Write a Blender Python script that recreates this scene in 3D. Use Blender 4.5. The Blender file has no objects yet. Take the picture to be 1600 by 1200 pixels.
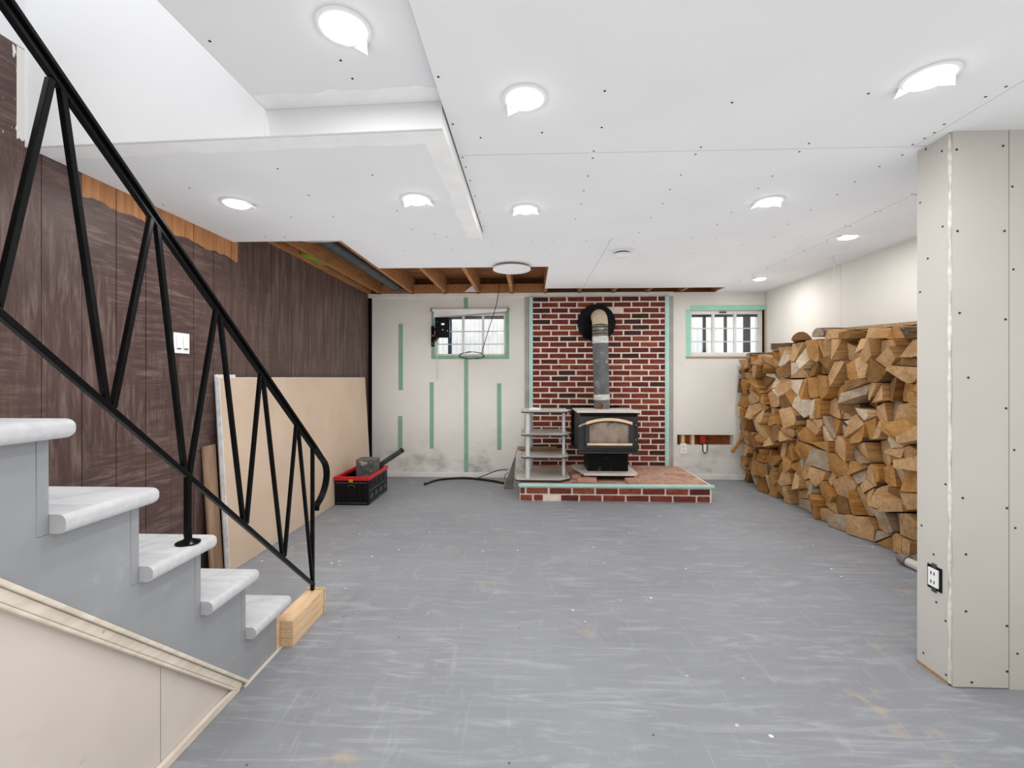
import bpy, math, random
from mathutils import Vector, Matrix
R = random.Random(7)
SC = bpy.context.scene
COL = SC.collection

# ------------------------------------------------------------------ camera, world, exposure
cam_d = bpy.data.cameras.new('camera'); cam = bpy.data.objects.new('camera', cam_d); COL.objects.link(cam)
cam_d.sensor_width = 36.0; cam_d.lens = 700 * 36 / 1600.0; cam_d.shift_y = -10 / 1600.0
cam_d.clip_start = .02; cam_d.clip_end = 60
cam.location = (0, 0, 1.22); cam.rotation_euler = (math.radians(90), 0, math.atan(28 / 700.0))
SC.camera = cam

WORLD_STRENGTH = 2.0
AMBIENT = 0.50          # share of the world light used as the renderer's ambient term
AMBIENT_DIST = 0.9
LAMP_W = 3.0
EXPOSURE = 0.0
w = bpy.data.worlds.new('daylight'); SC.world = w; w.use_nodes = True
bg = w.node_tree.nodes['Background']; bg.inputs[0].default_value = (.97, .985, 1, 1); bg.inputs[1].default_value = WORLD_STRENGTH
SC.cycles.use_fast_gi = True
SC.cycles.fast_gi_method = 'ADD'
w.light_settings.ao_factor = AMBIENT; w.light_settings.distance = AMBIENT_DIST
SC.cycles.max_bounces = 5; SC.cycles.diffuse_bounces = 2; SC.cycles.glossy_bounces = 2; SC.cycles.transparent_max_bounces = 8
SC.cycles.sample_clamp_indirect = 6.0; SC.cycles.use_adaptive_sampling = True; SC.cycles.adaptive_threshold = .025
vs = SC.view_settings
vs.view_transform = 'Standard'; vs.look = 'None'; vs.exposure = EXPOSURE; vs.gamma = 1.0; vs.use_curve_mapping = False

# ------------------------------------------------------------------ materials
def srgb(r, g, b):
    f = lambda c: (c / 12.92 if c <= .04045 else ((c + .055) / 1.055) ** 2.4)
    return (f(r / 255.), f(g / 255.), f(b / 255.), 1)

class NT:
    def __init__(s, name):
        s.m = bpy.data.materials.new(name); s.m.use_nodes = True
        s.t = s.m.node_tree; s.b = s.t.nodes['Principled BSDF']
    def n(s, typ, **kw):
        nd = s.t.nodes.new(typ)
        for k, v in kw.items():
            if k.startswith('i_'): nd.inputs[k[2:].replace('_', ' ')].default_value = v
            else: setattr(nd, k, v)
        return nd
    def l(s, a, b): s.t.links.new(a, b)
    def pos(s, stretch=(1, 1, 1), rot=(0, 0, 0), kind='world', rnd=False):
        if kind == 'world': out = s.n('ShaderNodeNewGeometry').outputs['Position']
        else: out = s.n('ShaderNodeTexCoord').outputs['Object']
        if rnd:
            oi = s.n('ShaderNodeObjectInfo'); mu = s.n('ShaderNodeMath', operation='MULTIPLY'); mu.inputs[1].default_value = 37.0
            s.l(oi.outputs['Random'], mu.inputs[0])
            ad = s.n('ShaderNodeVectorMath', operation='ADD'); s.l(out, ad.inputs[0]); s.l(mu.outputs[0], ad.inputs[1]); out = ad.outputs[0]
        mp = s.n('ShaderNodeMapping'); mp.inputs['Scale'].default_value = stretch; mp.inputs['Rotation'].default_value = rot
        s.l(out, mp.inputs['Vector']); return mp.outputs[0]
    def noise(s, vec, scale, detail=6, rough=.55, dist=0):
        nd = s.n('ShaderNodeTexNoise'); s.l(vec, nd.inputs['Vector'])
        nd.inputs['Scale'].default_value = scale; nd.inputs['Detail'].default_value = detail
        nd.inputs['Roughness'].default_value = rough; nd.inputs['Distortion'].default_value = dist
        return nd.outputs['Fac']
    def ramp(s, fac, lo, hi, a=0., b=1.):
        nd = s.n('ShaderNodeMapRange'); s.l(fac, nd.inputs['Value'])
        for k, v in (('From Min', lo), ('From Max', hi), ('To Min', a), ('To Max', b)): nd.inputs[k].default_value = v
        return nd.outputs[0]
    def mix(s, fac, a, b, mode='MIX'):
        nd = s.n('ShaderNodeMix', data_type='RGBA', blend_type=mode)
        for sock, v in ((nd.inputs[0], fac), (nd.inputs[6], a), (nd.inputs[7], b)):
            if isinstance(v, (int, float)): sock.default_value = v
            elif isinstance(v, tuple): sock.default_value = v
            else: s.l(v, sock)
        return nd.outputs[2]
    def math(s, op, a, b=0.):
        nd = s.n('ShaderNodeMath', operation=op)
        for sock, v in ((nd.inputs[0], a), (nd.inputs[1], b)):
            if isinstance(v, (int, float)): sock.default_value = v
            else: s.l(v, sock)
        return nd.outputs[0]
    def bump(s, h, strength=.3, dist=.01):
        nd = s.n('ShaderNodeBump'); nd.inputs['Strength'].default_value = strength; nd.inputs['Distance'].default_value = dist
        s.l(h, nd.inputs['Height']); s.l(nd.outputs[0], s.b.inputs['Normal'])
    def done(s, color=None, rough=.6, metal=0., spec=.5):
        if color is not None:
            if isinstance(color, tuple): s.b.inputs['Base Color'].default_value = color
            else: s.l(color, s.b.inputs['Base Color'])
        if isinstance(rough, (int, float)): s.b.inputs['Roughness'].default_value = rough
        else: s.l(rough, s.b.inputs['Roughness'])
        s.b.inputs['Metallic'].default_value = metal; s.b.inputs['Specular IOR Level'].default_value = spec
        return s.m

def simple(name, a, b=None, scale=6, stretch=(1, 1, 1), rough=.6, metal=0., lo=.35, hi=.65, bump=0., kind='world', rnd=False, spec=.5, detail=6, c=None, cscale=40, clo=.6, chi=.7):
    t = NT(name)
    if b is None: b = tuple(min(1, x * .82) for x in a[:3]) + (1,)
    v = t.pos(stretch, kind=kind, rnd=rnd); f = t.noise(v, scale, detail)
    col = t.mix(t.ramp(f, lo, hi), a, b)
    if c is not None: col = t.mix(t.ramp(t.noise(t.pos(kind=kind, rnd=rnd), cscale, 5), clo, chi), col, c)
    if bump: t.bump(f, bump)
    return t.done(col, rough, metal, spec)

M = {}
M['ceiling'] = simple('ceiling_drywall', srgb(232, 233, 235), srgb(228, 229, 231), 2.2, rough=.85, spec=.25)
M['mud'] = simple('joint_compound', srgb(243, 243, 242), srgb(236, 236, 235), 9, rough=.8, spec=.25)
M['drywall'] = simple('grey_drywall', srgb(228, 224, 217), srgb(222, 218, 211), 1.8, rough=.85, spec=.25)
M['toned_down_board'] = simple('raw_drywall_toned_down', srgb(197, 194, 187), srgb(192, 188, 181), 1.8, rough=.85, spec=.25)  # darker copy of the drywall colour, offsets brightness from the near lamps
M['paper_edge'] = simple('drywall_edge', srgb(232, 229, 222), srgb(200, 196, 188), 30, rough=.9)
t = NT('stained_white_wall')
v = t.pos(); n1 = t.noise(v, 1.3, 6)
col = t.mix(t.ramp(n1, .3, .7), srgb(228, 225, 218), srgb(216, 213, 206))
sep = t.n('ShaderNodeSeparateXYZ'); t.l(v, sep.inputs[0])
dirt = t.noise(t.pos((1, 1, 1.6)), 3.4, 8, .62)
low = t.ramp(sep.outputs['Z'], .08, .62, 1., 0.)
col = t.mix(t.math('MULTIPLY', t.ramp(dirt, .47, .72), t.math('MULTIPLY', low, .85)), col, srgb(138, 132, 124))
col = t.mix(t.ramp(t.noise(v, 46, 3), .735, .76), col, srgb(120, 116, 110))
M['backwall'] = t.done(col, .8, spec=.25)
M['white'] = simple('white_paint', srgb(236, 234, 229), srgb(222, 219, 212), 5, rough=.5)
M['trimcream'] = simple('cream_trim', srgb(226, 216, 202), srgb(206, 194, 178), 7, stretch=(6, 1, 6), rough=.55, c=srgb(150, 124, 100), cscale=24, clo=.66, chi=.74)
M['panelbeige'] = simple('beige_panel', srgb(210, 201, 192), srgb(203, 193, 184), 3, rough=.55, c=srgb(170, 158, 148), cscale=14, clo=.68, chi=.78)
# floor
t = NT('painted_concrete')
v = t.pos(); big = t.noise(v, .9, 5)
s1 = t.noise(t.pos((1.2, 9, 1), (0, 0, .35)), 2.0, 8, .62, 1.9)
s2 = t.noise(t.pos((1.3, 8, 1), (0, 0, -.45)), 1.8, 8, .62, 2.2)
s3 = t.noise(t.pos((6, 1.2, 1), (0, 0, .75)), 3.0, 8, .6, 1.5)
msk = t.ramp(t.noise(v, 1.1, 2), .42, .58)
st = t.mix(msk, s1, s2)
col = t.mix(t.ramp(big, .3, .7), srgb(130, 132, 137), srgb(144, 146, 150))
col = t.mix(t.ramp(st, .50, .80, 0, .45), col, srgb(196, 198, 202))
col = t.mix(t.ramp(s3, .58, .85, 0, .28), col, srgb(200, 202, 206))
col = t.mix(t.ramp(st, .42, .22, 0, .5), col, srgb(112, 114, 120))
tan = t.math('MULTIPLY', t.ramp(t.noise(v, 2.6, 4), .60, .70), t.ramp(t.noise(v, 16, 6), .48, .62))
col = t.mix(t.math('MULTIPLY', tan, .7), col, srgb(176, 160, 134))
vo = t.n('ShaderNodeTexVoronoi'); vo.inputs['Scale'].default_value = 11; t.l(v, vo.inputs['Vector'])
spk = t.math('MULTIPLY', t.ramp(vo.outputs['Distance'], .10, .06), t.ramp(t.noise(v, 5, 2), .55, .6))
col = t.mix(spk, col, srgb(222, 223, 222))
vo2 = t.n('ShaderNodeTexVoronoi'); vo2.inputs['Scale'].default_value = 14; t.l(t.pos((1.4, 1, 1), (0, 0, .6)), vo2.inputs['Vector'])
spk2 = t.math('MULTIPLY', t.ramp(vo2.outputs['Distance'], .08, .05), t.ramp(t.noise(v, 4, 2), .42, .38))
col = t.mix(spk2, col, srgb(74, 74, 76))
M['floor'] = t.done(col, t.ramp(st, .3, .8, .5, .72), spec=.35)
# brown panelling
t = NT('brown_painted_panelling')
v = t.pos(); sep = t.n('ShaderNodeSeparateXYZ'); t.l(v, sep.inputs[0])
g1 = t.noise(t.pos((1, 10, .8)), 3.2, 9, .68, .6)
g2 = t.noise(t.pos((1, 1.6, 13), (.6, 0, 0)), 3.2, 10, .72, .35)
g3 = t.noise(t.pos((1, 13, 1.4), (-.55, 0, 0)), 3.0, 10, .72, .4)
mk = t.ramp(sep.outputs['Y'], 2.4, 3.6)
near = t.mix(t.ramp(t.noise(v, 1.9, 2), .42, .58), g2, g3)
st = t.mix(mk, near, g1)
col = t.mix(t.ramp(t.noise(v, 1.5, 4), .35, .65), srgb(86, 66, 62), srgb(74, 56, 53))
col = t.mix(t.ramp(st, .48, .78, 0, .6), col, srgb(158, 138, 128))
col = t.mix(t.ramp(st, .44, .25, 0, .55), col, srgb(50, 36, 34))
# bare veneer strip left by a removed moulding
rag = t.noise(t.pos((1, 1, 1)), 9, 5)
zb = t.math('ADD', t.ramp(sep.outputs['Y'], 1.91, 2.98, 2.035, 2.012), t.ramp(rag, .3, .7, -.016, .016))
m1 = t.math('GREATER_THAN', sep.outputs['Z'], zb)
m1 = t.math('MULTIPLY', m1, t.math('GREATER_THAN', sep.outputs['Y'], 1.912))
m1 = t.math('MULTIPLY', m1, t.math('LESS_THAN', sep.outputs['Y'], 2.975))
wood = t.mix(t.ramp(t.noise(t.pos((1, 16, 1.2)), 2.5, 6), .35, .65), srgb(188, 134, 88), srgb(160, 106, 64))
col = t.mix(m1, col, wood)
# ragged white ceiling paint lapped on to the panelling
rg = t.noise(t.pos((1, 3, 1)), 12, 6, .65)
lap = t.math('MULTIPLY', t.math('GREATER_THAN', t.math('ADD', sep.outputs['Y'], t.ramp(rg, .35, .7, -.12, .12)), 1.715), t.math('GREATER_THAN', sep.outputs['Z'], 2.142))
lap2 = t.math('MULTIPLY', t.math('MULTIPLY', t.math('GREATER_THAN', t.math('ADD', sep.outputs['Z'], t.ramp(rg, .35, .7, -.03, .03)), 2.142), t.math('LESS_THAN', sep.outputs['Y'], 1.9)), t.math('GREATER_THAN', sep.outputs['Y'], 1.66))
lap3 = t.math('MULTIPLY', t.ramp(t.noise(t.pos((1, 5, 2)), 9, 6), .66, .69), t.math('MULTIPLY', t.math('LESS_THAN', sep.outputs['Y'], 1.72), t.math('GREATER_THAN', sep.outputs['Z'], 2.1)))
lap = t.math('MAXIMUM', t.math('MAXIMUM', lap, lap2), lap3)
lap = t.math('MULTIPLY', lap, t.math('LESS_THAN', sep.outputs['Y'], 1.9))
col = t.mix(lap, col, srgb(226, 224, 220))
M['brown'] = t.done(col, t.ramp(st, .3, .7, .42, .6), spec=.4)
M['brownback'] = simple('panelling_groove', srgb(30, 22, 20), srgb(22, 16, 15), 5, rough=.9)
M['dark'] = simple('dark_void', srgb(12, 10, 9), srgb(8, 7, 6), 5, rough=.95)
M['gap'] = simple('seam_shadow', srgb(60, 58, 56), srgb(48, 46, 44), 5, rough=.95)
M['joist'] = simple('joist_wood', srgb(176, 126, 84), srgb(142, 94, 58), 5, stretch=(14, 1, 14), rough=.7, bump=.1, kind='object', rnd=True, c=srgb(104, 62, 34), cscale=9, clo=.62, chi=.75)
M['subfloor'] = simple('subfloor_ply', srgb(146, 98, 62), srgb(106, 66, 40), 3, stretch=(1, 5, 1), rough=.8)
M['pine'] = simple('raw_pine', srgb(230, 200, 164), srgb(210, 172, 132), 6, stretch=(18, 1.2, 18), rough=.6, kind='object', bump=.08)
M['greypaint'] = simple('grey_stair_paint', srgb(151, 153, 156), srgb(143, 145, 148), 4, rough=.5, c=srgb(160, 162, 164), cscale=18, clo=.62, chi=.8)
M['treadpaint'] = simple('pale_tread_paint', srgb(198, 199, 201), srgb(188, 189, 192), 5, stretch=(1.5, 9, 9), rough=.5, bump=.04, c=srgb(168, 168, 170), cscale=12, clo=.66, chi=.8)
M['iron'] = simple('black_iron', srgb(10, 10, 11), srgb(14, 14, 16), 30, rough=.22, spec=.14)
M['blackplastic'] = simple('black_plastic', srgb(9, 9, 10), srgb(13, 13, 14), 20, rough=.4, spec=.25)
M['red'] = simple('red_plastic', srgb(206, 24, 34), srgb(182, 18, 28), 12, rough=.4)
M['yellow'] = simple('yellow_plastic', srgb(206, 140, 30), rough=.5)
M['teal'] = simple('turquoise_trim', srgb(184, 222, 213), srgb(170, 211, 201), 6, rough=.55, c=srgb(96, 140, 128), cscale=30, clo=.7, chi=.76)
M['tape'] = simple('green_masking_tape', srgb(138, 176, 152), srgb(127, 165, 141), 12, rough=.7)
M['tapelight'] = simple('light_green_tape', srgb(162, 220, 196), srgb(148, 208, 183), 12, rough=.7)
M['greyboard'] = simple('bare_grey_strip', srgb(176, 170, 164), srgb(160, 154, 148), 6, rough=.85)
M['mortar'] = simple('cream_mortar', srgb(240, 226, 210), srgb(222, 206, 190), 20, rough=.95, bump=.2)
BR = []
for nm, a, b in (('brick_red', (120, 54, 46), (96, 42, 37)), ('brick_russet', (134, 64, 50), (108, 48, 40)), ('brick_maroon', (100, 46, 41), (78, 36, 34)), ('brick_dark', (74, 46, 43), (52, 35, 33)), ('brick_orange', (146, 76, 57), (118, 58, 45))):
    BR.append(simple(nm, srgb(*a), srgb(*b), 14, stretch=(1, 1, 2.5), rough=.85, bump=.5, kind='object', rnd=True, c=srgb(60, 34, 32), cscale=26, clo=.60, chi=.72))
PV = [simple('paver_' + n, srgb(*a), srgb(*b), 10, rough=.8, bump=.2, kind='object', rnd=True, c=srgb(206, 178, 160), cscale=12, clo=.58, chi=.78) for n, a, b in (('rose', (196, 156, 138), (178, 134, 116)), ('clay', (188, 144, 126), (170, 124, 106)), ('tan', (204, 168, 150), (188, 148, 130)))]
M['stove'] = simple('charcoal_stove', srgb(58, 58, 60), srgb(44, 44, 46), 7, rough=.45, c=srgb(98, 96, 94), cscale=9, clo=.6, chi=.8)
M['stovetop'] = simple('dusty_stove_top', srgb(222, 214, 204), srgb(198, 190, 180), 6, rough=.8)
M['stoveblack'] = simple('black_stove_base', srgb(12, 11, 11), srgb(8, 8, 8), 6, rough=.5, spec=.2, c=srgb(96, 92, 86), cscale=12, clo=.6, chi=.85)
M['brass'] = simple('gold_trim', srgb(240, 212, 172), srgb(226, 192, 146), 8, rough=.35, metal=.1)
M['sootglass'] = simple('sooty_stove_glass', srgb(156, 138, 124), srgb(122, 106, 95), 8, rough=.25, c=srgb(56, 50, 46), cscale=7, clo=.56, chi=.7, kind='world')
M['steel'] = simple('brushed_steel', srgb(190, 190, 190), srgb(170, 170, 170), 20, rough=.35, metal=.6)
M['pipegrey'] = simple('weathered_flue', srgb(120, 122, 124), srgb(92, 94, 96), 9, stretch=(1, 1, .6), rough=.6, metal=.15, c=srgb(164, 166, 166), cscale=14, clo=.58, chi=.74)
M['pipeband'] = simple('flue_band', srgb(226, 224, 220), srgb(186, 184, 180), 24, rough=.45)
M['pipecream'] = simple('cream_flue_elbow', srgb(206, 192, 160), srgb(190, 174, 142), 8, rough=.5)
M['pipeolive'] = simple('grey_flue_collar', srgb(128, 122, 110), srgb(108, 102, 92), 10, rough=.55)
M['rust'] = simple('rust_cap', srgb(140, 96, 62), srgb(96, 62, 42), 30, rough=.8)
M['silver'] = simple('silver_tube', srgb(212, 214, 214), srgb(200, 202, 202), 10, rough=.4, metal=.1)
M['shelf'] = simple('grey_shelf_board', srgb(212, 206, 198), srgb(194, 188, 180), 7, rough=.55, c=srgb(196, 176, 150), cscale=7, clo=.54, chi=.74)
M['shelfedge'] = simple('dark_shelf_edge', srgb(66, 66, 68), rough=.5)
M['cardboard'] = simple('brown_board', srgb(178, 146, 108), srgb(150, 118, 82), 6, stretch=(1, 8, 1), rough=.8)
M['gyptan'] = simple('drywall_tan_face', srgb(206, 184, 164), srgb(196, 174, 153), 2.2, rough=.9, spec=.2)
M['gypedge'] = simple('drywall_white_edge', srgb(236, 236, 234), srgb(206, 208, 210), 24, rough=.9)
M['plywood'] = simple('plywood_sheet', srgb(160, 132, 108), srgb(132, 104, 82), 4, stretch=(1, 8, 1), rough=.8)
M['abs'] = simple('black_drain_pipe', srgb(70, 70, 72), srgb(52, 52, 54), 8, stretch=(1, 3, 1), rough=.5)
M['greyrubber'] = simple('dark_grey_tube', srgb(70, 76, 78), srgb(52, 57, 60), 10, rough=.5)
M['splatter'] = simple('paint_splattered_tin', srgb(96, 98, 96), srgb(70, 72, 72), 14, rough=.6, c=srgb(170, 168, 160), cscale=20, clo=.56, chi=.66)
M['plasticwhite'] = simple('white_plastic', srgb(240, 240, 240), srgb(232, 232, 232), 8, rough=.4)
M['screw'] = simple('black_screw', srgb(40, 38, 36), rough=.5)
M['wire'] = simple('black_cord', srgb(40, 38, 36), srgb(30, 28, 27), 20, rough=.6)
M['wirewhite'] = simple('white_cord', srgb(214, 208, 200), rough=.6)
M['orange'] = simple('orange_brown_insulation', srgb(170, 84, 40), srgb(112, 66, 36), 8, rough=.95, c=srgb(70, 60, 44), cscale=10, clo=.5, chi=.64)
M['lime'] = simple('lime_green_plastic', srgb(128, 158, 40), srgb(104, 132, 30), 8, rough=.6)
M['redtag'] = simple('red_tag', srgb(176, 50, 34), srgb(140, 34, 26), 24, rough=.6)
M['concrete'] = simple('well_concrete', srgb(150, 150, 148), rough=.9)
M['well'] = simple('corrugated_window_well', srgb(240, 243, 245), srgb(226, 230, 232), 5, rough=.5)
M['barblue'] = simple('dark_blue_bar', srgb(58, 84, 104), rough=.6)
M['bardark'] = simple('dark_outer_frame', srgb(52, 60, 66), rough=.6)
M['grey_dust_or_shade'] = simple('dusty_metal_or_shade_grey', srgb(120, 116, 108), srgb(96, 92, 86), 9, rough=.7)
t = NT('window_glass'); tr = t.n('ShaderNodeBsdfTransparent'); gl = t.n('ShaderNodeBsdfGlossy'); gl.inputs['Roughness'].default_value = .03
mx = t.n('ShaderNodeMixShader'); mx.inputs[0].default_value = .06; t.l(tr.outputs[0], mx.inputs[1]); t.l(gl.outputs[0], mx.inputs[2])
t.l(mx.outputs[0], t.t.nodes['Material Output'].inputs['Surface']); M['glass'] = t.m
t = NT('lit_lens'); t.b.inputs['Emission Color'].default_value = (1, .985, .96, 1); t.b.inputs['Emission Strength'].default_value = 22.0; M['lens'] = t.done((1, 1, 1, 1), .4)
# firewood
def wood_end(name, a, b):
    a, b = [x * 1.08 for x in a], [x * 1.08 for x in b]
    t = NT(name); v = t.pos((1, 1, 1), kind='object', rnd=True)
    f = t.noise(v, 9, 6, .6, .6); g = t.noise(t.pos((1, 1, 1), kind='object', rnd=True), 60, 4)
    col = t.mix(t.ramp(f, .3, .7), srgb(*a), srgb(*b)); col = t.mix(t.ramp(g, .35, .7, 0, .35), col, srgb(70, 46, 26))
    t.bump(g, .35, .006); return t.done(col, .8, spec=.2)
def wood_side(name, a, b):
    a, b = [x * 1.08 for x in a], [x * 1.08 for x in b]
    t = NT(name); v = t.pos((1.2, 14, 14), kind='object', rnd=True)
    f = t.noise(v, 3.2, 6, .6, .4); col = t.mix(t.ramp(f, .3, .7), srgb(*a), srgb(*b))
    t.bump(f, .4, .008); return t.done(col, .75, spec=.2)
WE = {'tan': wood_end('endgrain_tan', (190, 156, 116), (158, 122, 84)), 'honey': wood_end('endgrain_honey', (176, 134, 84), (138, 98, 54)),
      'grey': wood_end('endgrain_grey', (170, 154, 134), (136, 120, 101)), 'brown': wood_end('endgrain_brown', (140, 106, 70), (104, 74, 45)),
      'pale': wood_end('endgrain_pale', (214, 198, 174), (186, 168, 144))}
WS = {'tan': wood_side('split_tan', (184, 144, 98), (140, 102, 62)), 'honey': wood_side('split_honey', (174, 126, 70), (126, 84, 42)),
      'grey': wood_side('split_grey', (160, 138, 112), (118, 97, 74)), 'brown': wood_side('split_brown', (136, 97, 56), (92, 63, 35)),
      'pale': wood_side('split_pale', (214, 186, 146), (172, 140, 102))}
M['bark'] = simple('log_bark', srgb(116, 96, 76), srgb(72, 58, 46), 6, stretch=(2, 9, 9), rough=.95, bump=.8, kind='object', rnd=True, c=srgb(160, 150, 138), cscale=14, clo=.6, chi=.72)

# ------------------------------------------------------------------ mesh helpers
ORI = {}
class MB:
    def __init__(s): s.v = []; s.f = []; s.m = []
    def add(s, vs, fs, mi=0):
        o = len(s.v); s.v += [tuple(p) for p in vs]; s.f += [tuple(i + o for i in f) for f in fs]; s.m += [mi] * len(fs); return s
    def box(s, x0, x1, y0, y1, z0, z1, mi=0):
        return s.add([(x0, y0, z0), (x1, y0, z0), (x1, y1, z0), (x0, y1, z0), (x0, y0, z1), (x1, y0, z1), (x1, y1, z1), (x0, y1, z1)],
                     [(0, 3, 2, 1), (4, 5, 6, 7), (0, 1, 5, 4), (1, 2, 6, 5), (2, 3, 7, 6), (3, 0, 4, 7)], mi)
    def hexa(s, p, mi=0):
        return s.add(p, [(0, 3, 2, 1), (4, 5, 6, 7), (0, 1, 5, 4), (1, 2, 6, 5), (2, 3, 7, 6), (3, 0, 4, 7)], mi)
    def prism(s, poly, axis, a, b, mi=0):
        n = len(poly)
        def P(p, c): return {'x': (c, p[0], p[1]), 'y': (p[0], c, p[1]), 'z': (p[0], p[1], c)}[axis]
        vs = [P(p, a) for p in poly] + [P(p, b) for p in poly]
        fs = [tuple(range(n - 1, -1, -1)), tuple(range(n, 2 * n))] + [(i, (i + 1) % n, n + (i + 1) % n, n + i) for i in range(n)]
        return s.add(vs, fs, mi)
    def bar(s, p0, p1, wd, ht, mi=0, side=Vector((1, 0, 0))):
        p0, p1 = Vector(p0), Vector(p1); d = (p1 - p0).normalized(); a = (side - d * side.dot(d)).normalized(); b = d.cross(a)
        a *= wd / 2; b *= ht / 2
        return s.hexa([p0 - a - b, p0 + a - b, p0 + a + b, p0 - a + b, p1 - a - b, p1 + a - b, p1 + a + b, p1 - a + b], mi)
    def cyl(s, p0, p1, r0, r1=None, n=24, mi=0, caps=True):
        r1 = r0 if r1 is None else r1
        p0, p1 = Vector(p0), Vector(p1); d = (p1 - p0).normalized(); a = d.orthogonal().normalized(); b = d.cross(a)
        vs = []
        for p, r in ((p0, r0), (p1, r1)):
            for i in range(n):
                th = 2 * math.pi * i / n; vs.append(p + a * (r * math.cos(th)) + b * (r * math.sin(th)))
        fs = [(i, (i + 1) % n, n + (i + 1) % n, n + i) for i in range(n)]
        if caps: fs += [tuple(range(n - 1, -1, -1)), tuple(range(n, 2 * n))]
        return s.add(vs, fs, mi)
    def tube(s, pts, r, n=10, mi=0, smooth=0):
        pts = [Vector(p) for p in pts]
        for _ in range(smooth):
            q = [pts[0]]
            for a, b in zip(pts, pts[1:]): q += [a * .75 + b * .25, a * .25 + b * .75]
            pts = q + [pts[-1]]
        rings = []; a = None
        for i, p in enumerate(pts):
            d = (pts[min(i + 1, len(pts) - 1)] - pts[max(i - 1, 0)]).normalized()
            a = d.orthogonal().normalized() if a is None else (a - d * a.dot(d)).normalized()
            b = d.cross(a); rr = r(i / (len(pts) - 1)) if callable(r) else r
            rings.append([p + a * (rr * math.cos(2 * math.pi * k / n)) + b * (rr * math.sin(2 * math.pi * k / n)) for k in range(n)])
        vs = [p for q in rings for p in q]; fs = []
        for i in range(len(rings) - 1):
            for k in range(n): fs.append((i * n + k, i * n + (k + 1) % n, (i + 1) * n + (k + 1) % n, (i + 1) * n + k))
        fs += [tuple(range(n - 1, -1, -1)), tuple((len(rings) - 1) * n + k for k in range(n))]
        return s.add(vs, fs, mi)
    def lathe(s, c, prof, n=32, mi=0):      # prof: (radius, z) about a vertical axis through c
        vs = []; c = Vector(c)
        for r, z in prof:
            for i in range(n):
                th = 2 * math.pi * i / n; vs.append(c + Vector((r * math.cos(th), r * math.sin(th), z)))
        fs = []
        for j in range(len(prof) - 1):
            for i in range(n): fs.append((j * n + i, j * n + (i + 1) % n, (j + 1) * n + (i + 1) % n, (j + 1) * n + i))
        fs += [tuple(range(n - 1, -1, -1)), tuple((len(prof) - 1) * n + i for i in range(n))]
        return s.add(vs, fs, mi)
    def build(s, name, mat, parent=None, bevel=0, smooth=False, seg=2, origin=None):
        if parent is not None: o0 = ORI[parent]
        elif origin is not None: o0 = Vector(origin)
        else:
            xs = [p[0] for p in s.v]; ys = [p[1] for p in s.v]; zs = [p[2] for p in s.v]
            o0 = Vector(((min(xs) + max(xs)) / 2, (min(ys) + max(ys)) / 2, min(zs)))
        own = o0
        if parent is not None:      # give each part an origin of its own
            xs = [p[0] for p in s.v]; ys = [p[1] for p in s.v]; zs = [p[2] for p in s.v]
            own = Vector(((min(xs) + max(xs)) / 2, (min(ys) + max(ys)) / 2, (min(zs) + max(zs)) / 2))
        me = bpy.data.meshes.new(name)
        me.from_pydata([tuple(Vector(p) - own) for p in s.v], [], s.f)
        for m in (mat if isinstance(mat, (list, tuple)) else [mat]): me.materials.append(m)
        me.polygons.foreach_set('material_index', s.m)
        me.polygons.foreach_set('use_smooth', [smooth] * len(s.f))
        me.update()
        o = bpy.data.objects.new(name, me); COL.objects.link(o)
        if parent is not None: o.parent = parent; o.location = own - o0
        else: o.location = own
        ORI[o] = own
        if bevel:
            b = o.modifiers.new('edge', 'BEVEL'); b.width = bevel; b.segments = seg; b.limit_method = 'ANGLE'; b.angle_limit = math.radians(35)
        if smooth:
            try: me.set_sharp_from_angle(angle=math.radians(40))
            except Exception: pass
        return o
def empty(name, loc):
    o = bpy.data.objects.new(name, None); o.empty_display_size = .1; COL.objects.link(o); o.location = loc; ORI[o] = Vector(loc); return o
def tag(o, label, cat=None, group=None, kind=None):
    if label: o['label'] = label
    if cat: o['category'] = cat
    if group: o['group'] = group
    if kind: o['kind'] = kind
    return o
def inst(src, loc_world, parent, name, mat=None):        # a copy that shares mesh data
    o = bpy.data.objects.new(name, src); COL.objects.link(o); o.parent = parent; o.location = Vector(loc_world) - ORI[parent]; ORI[o] = Vector(loc_world)
    return o
ORD = ['zeroth', 'first', 'second', 'third', 'fourth', 'fifth', 'sixth', 'seventh', 'eighth', 'ninth', 'tenth', 'eleventh', 'twelfth', 'thirteenth', 'fourteenth', 'fifteenth', 'sixteenth', 'seventeenth', 'eighteenth', 'nineteenth', 'twentieth', 'twenty-first', 'twenty-second', 'twenty-third', 'twenty-fourth', 'twenty-fifth', 'twenty-sixth', 'twenty-seventh', 'twenty-eighth']

XL, XR, YB, YN = -1.99, 2.81, 5.45, -1.4
ZM, ZL, ZU, ZB, ZJ = 2.19, 2.13, 2.23, 2.24, 2.253
XE = -.32      # edge between left and main ceilings
YC = 1.635      # drop beyond the stairwell
# ------------------------------------------------------------------ floor and walls
fl = MB().box(XL - .2, 3.6, YN - .1, YB + .2, -.12, 0).build('floor', M['floor'])
tag(fl, 'grey painted concrete floor with pale brush marks and worn spots', 'floor', kind='structure')

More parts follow.
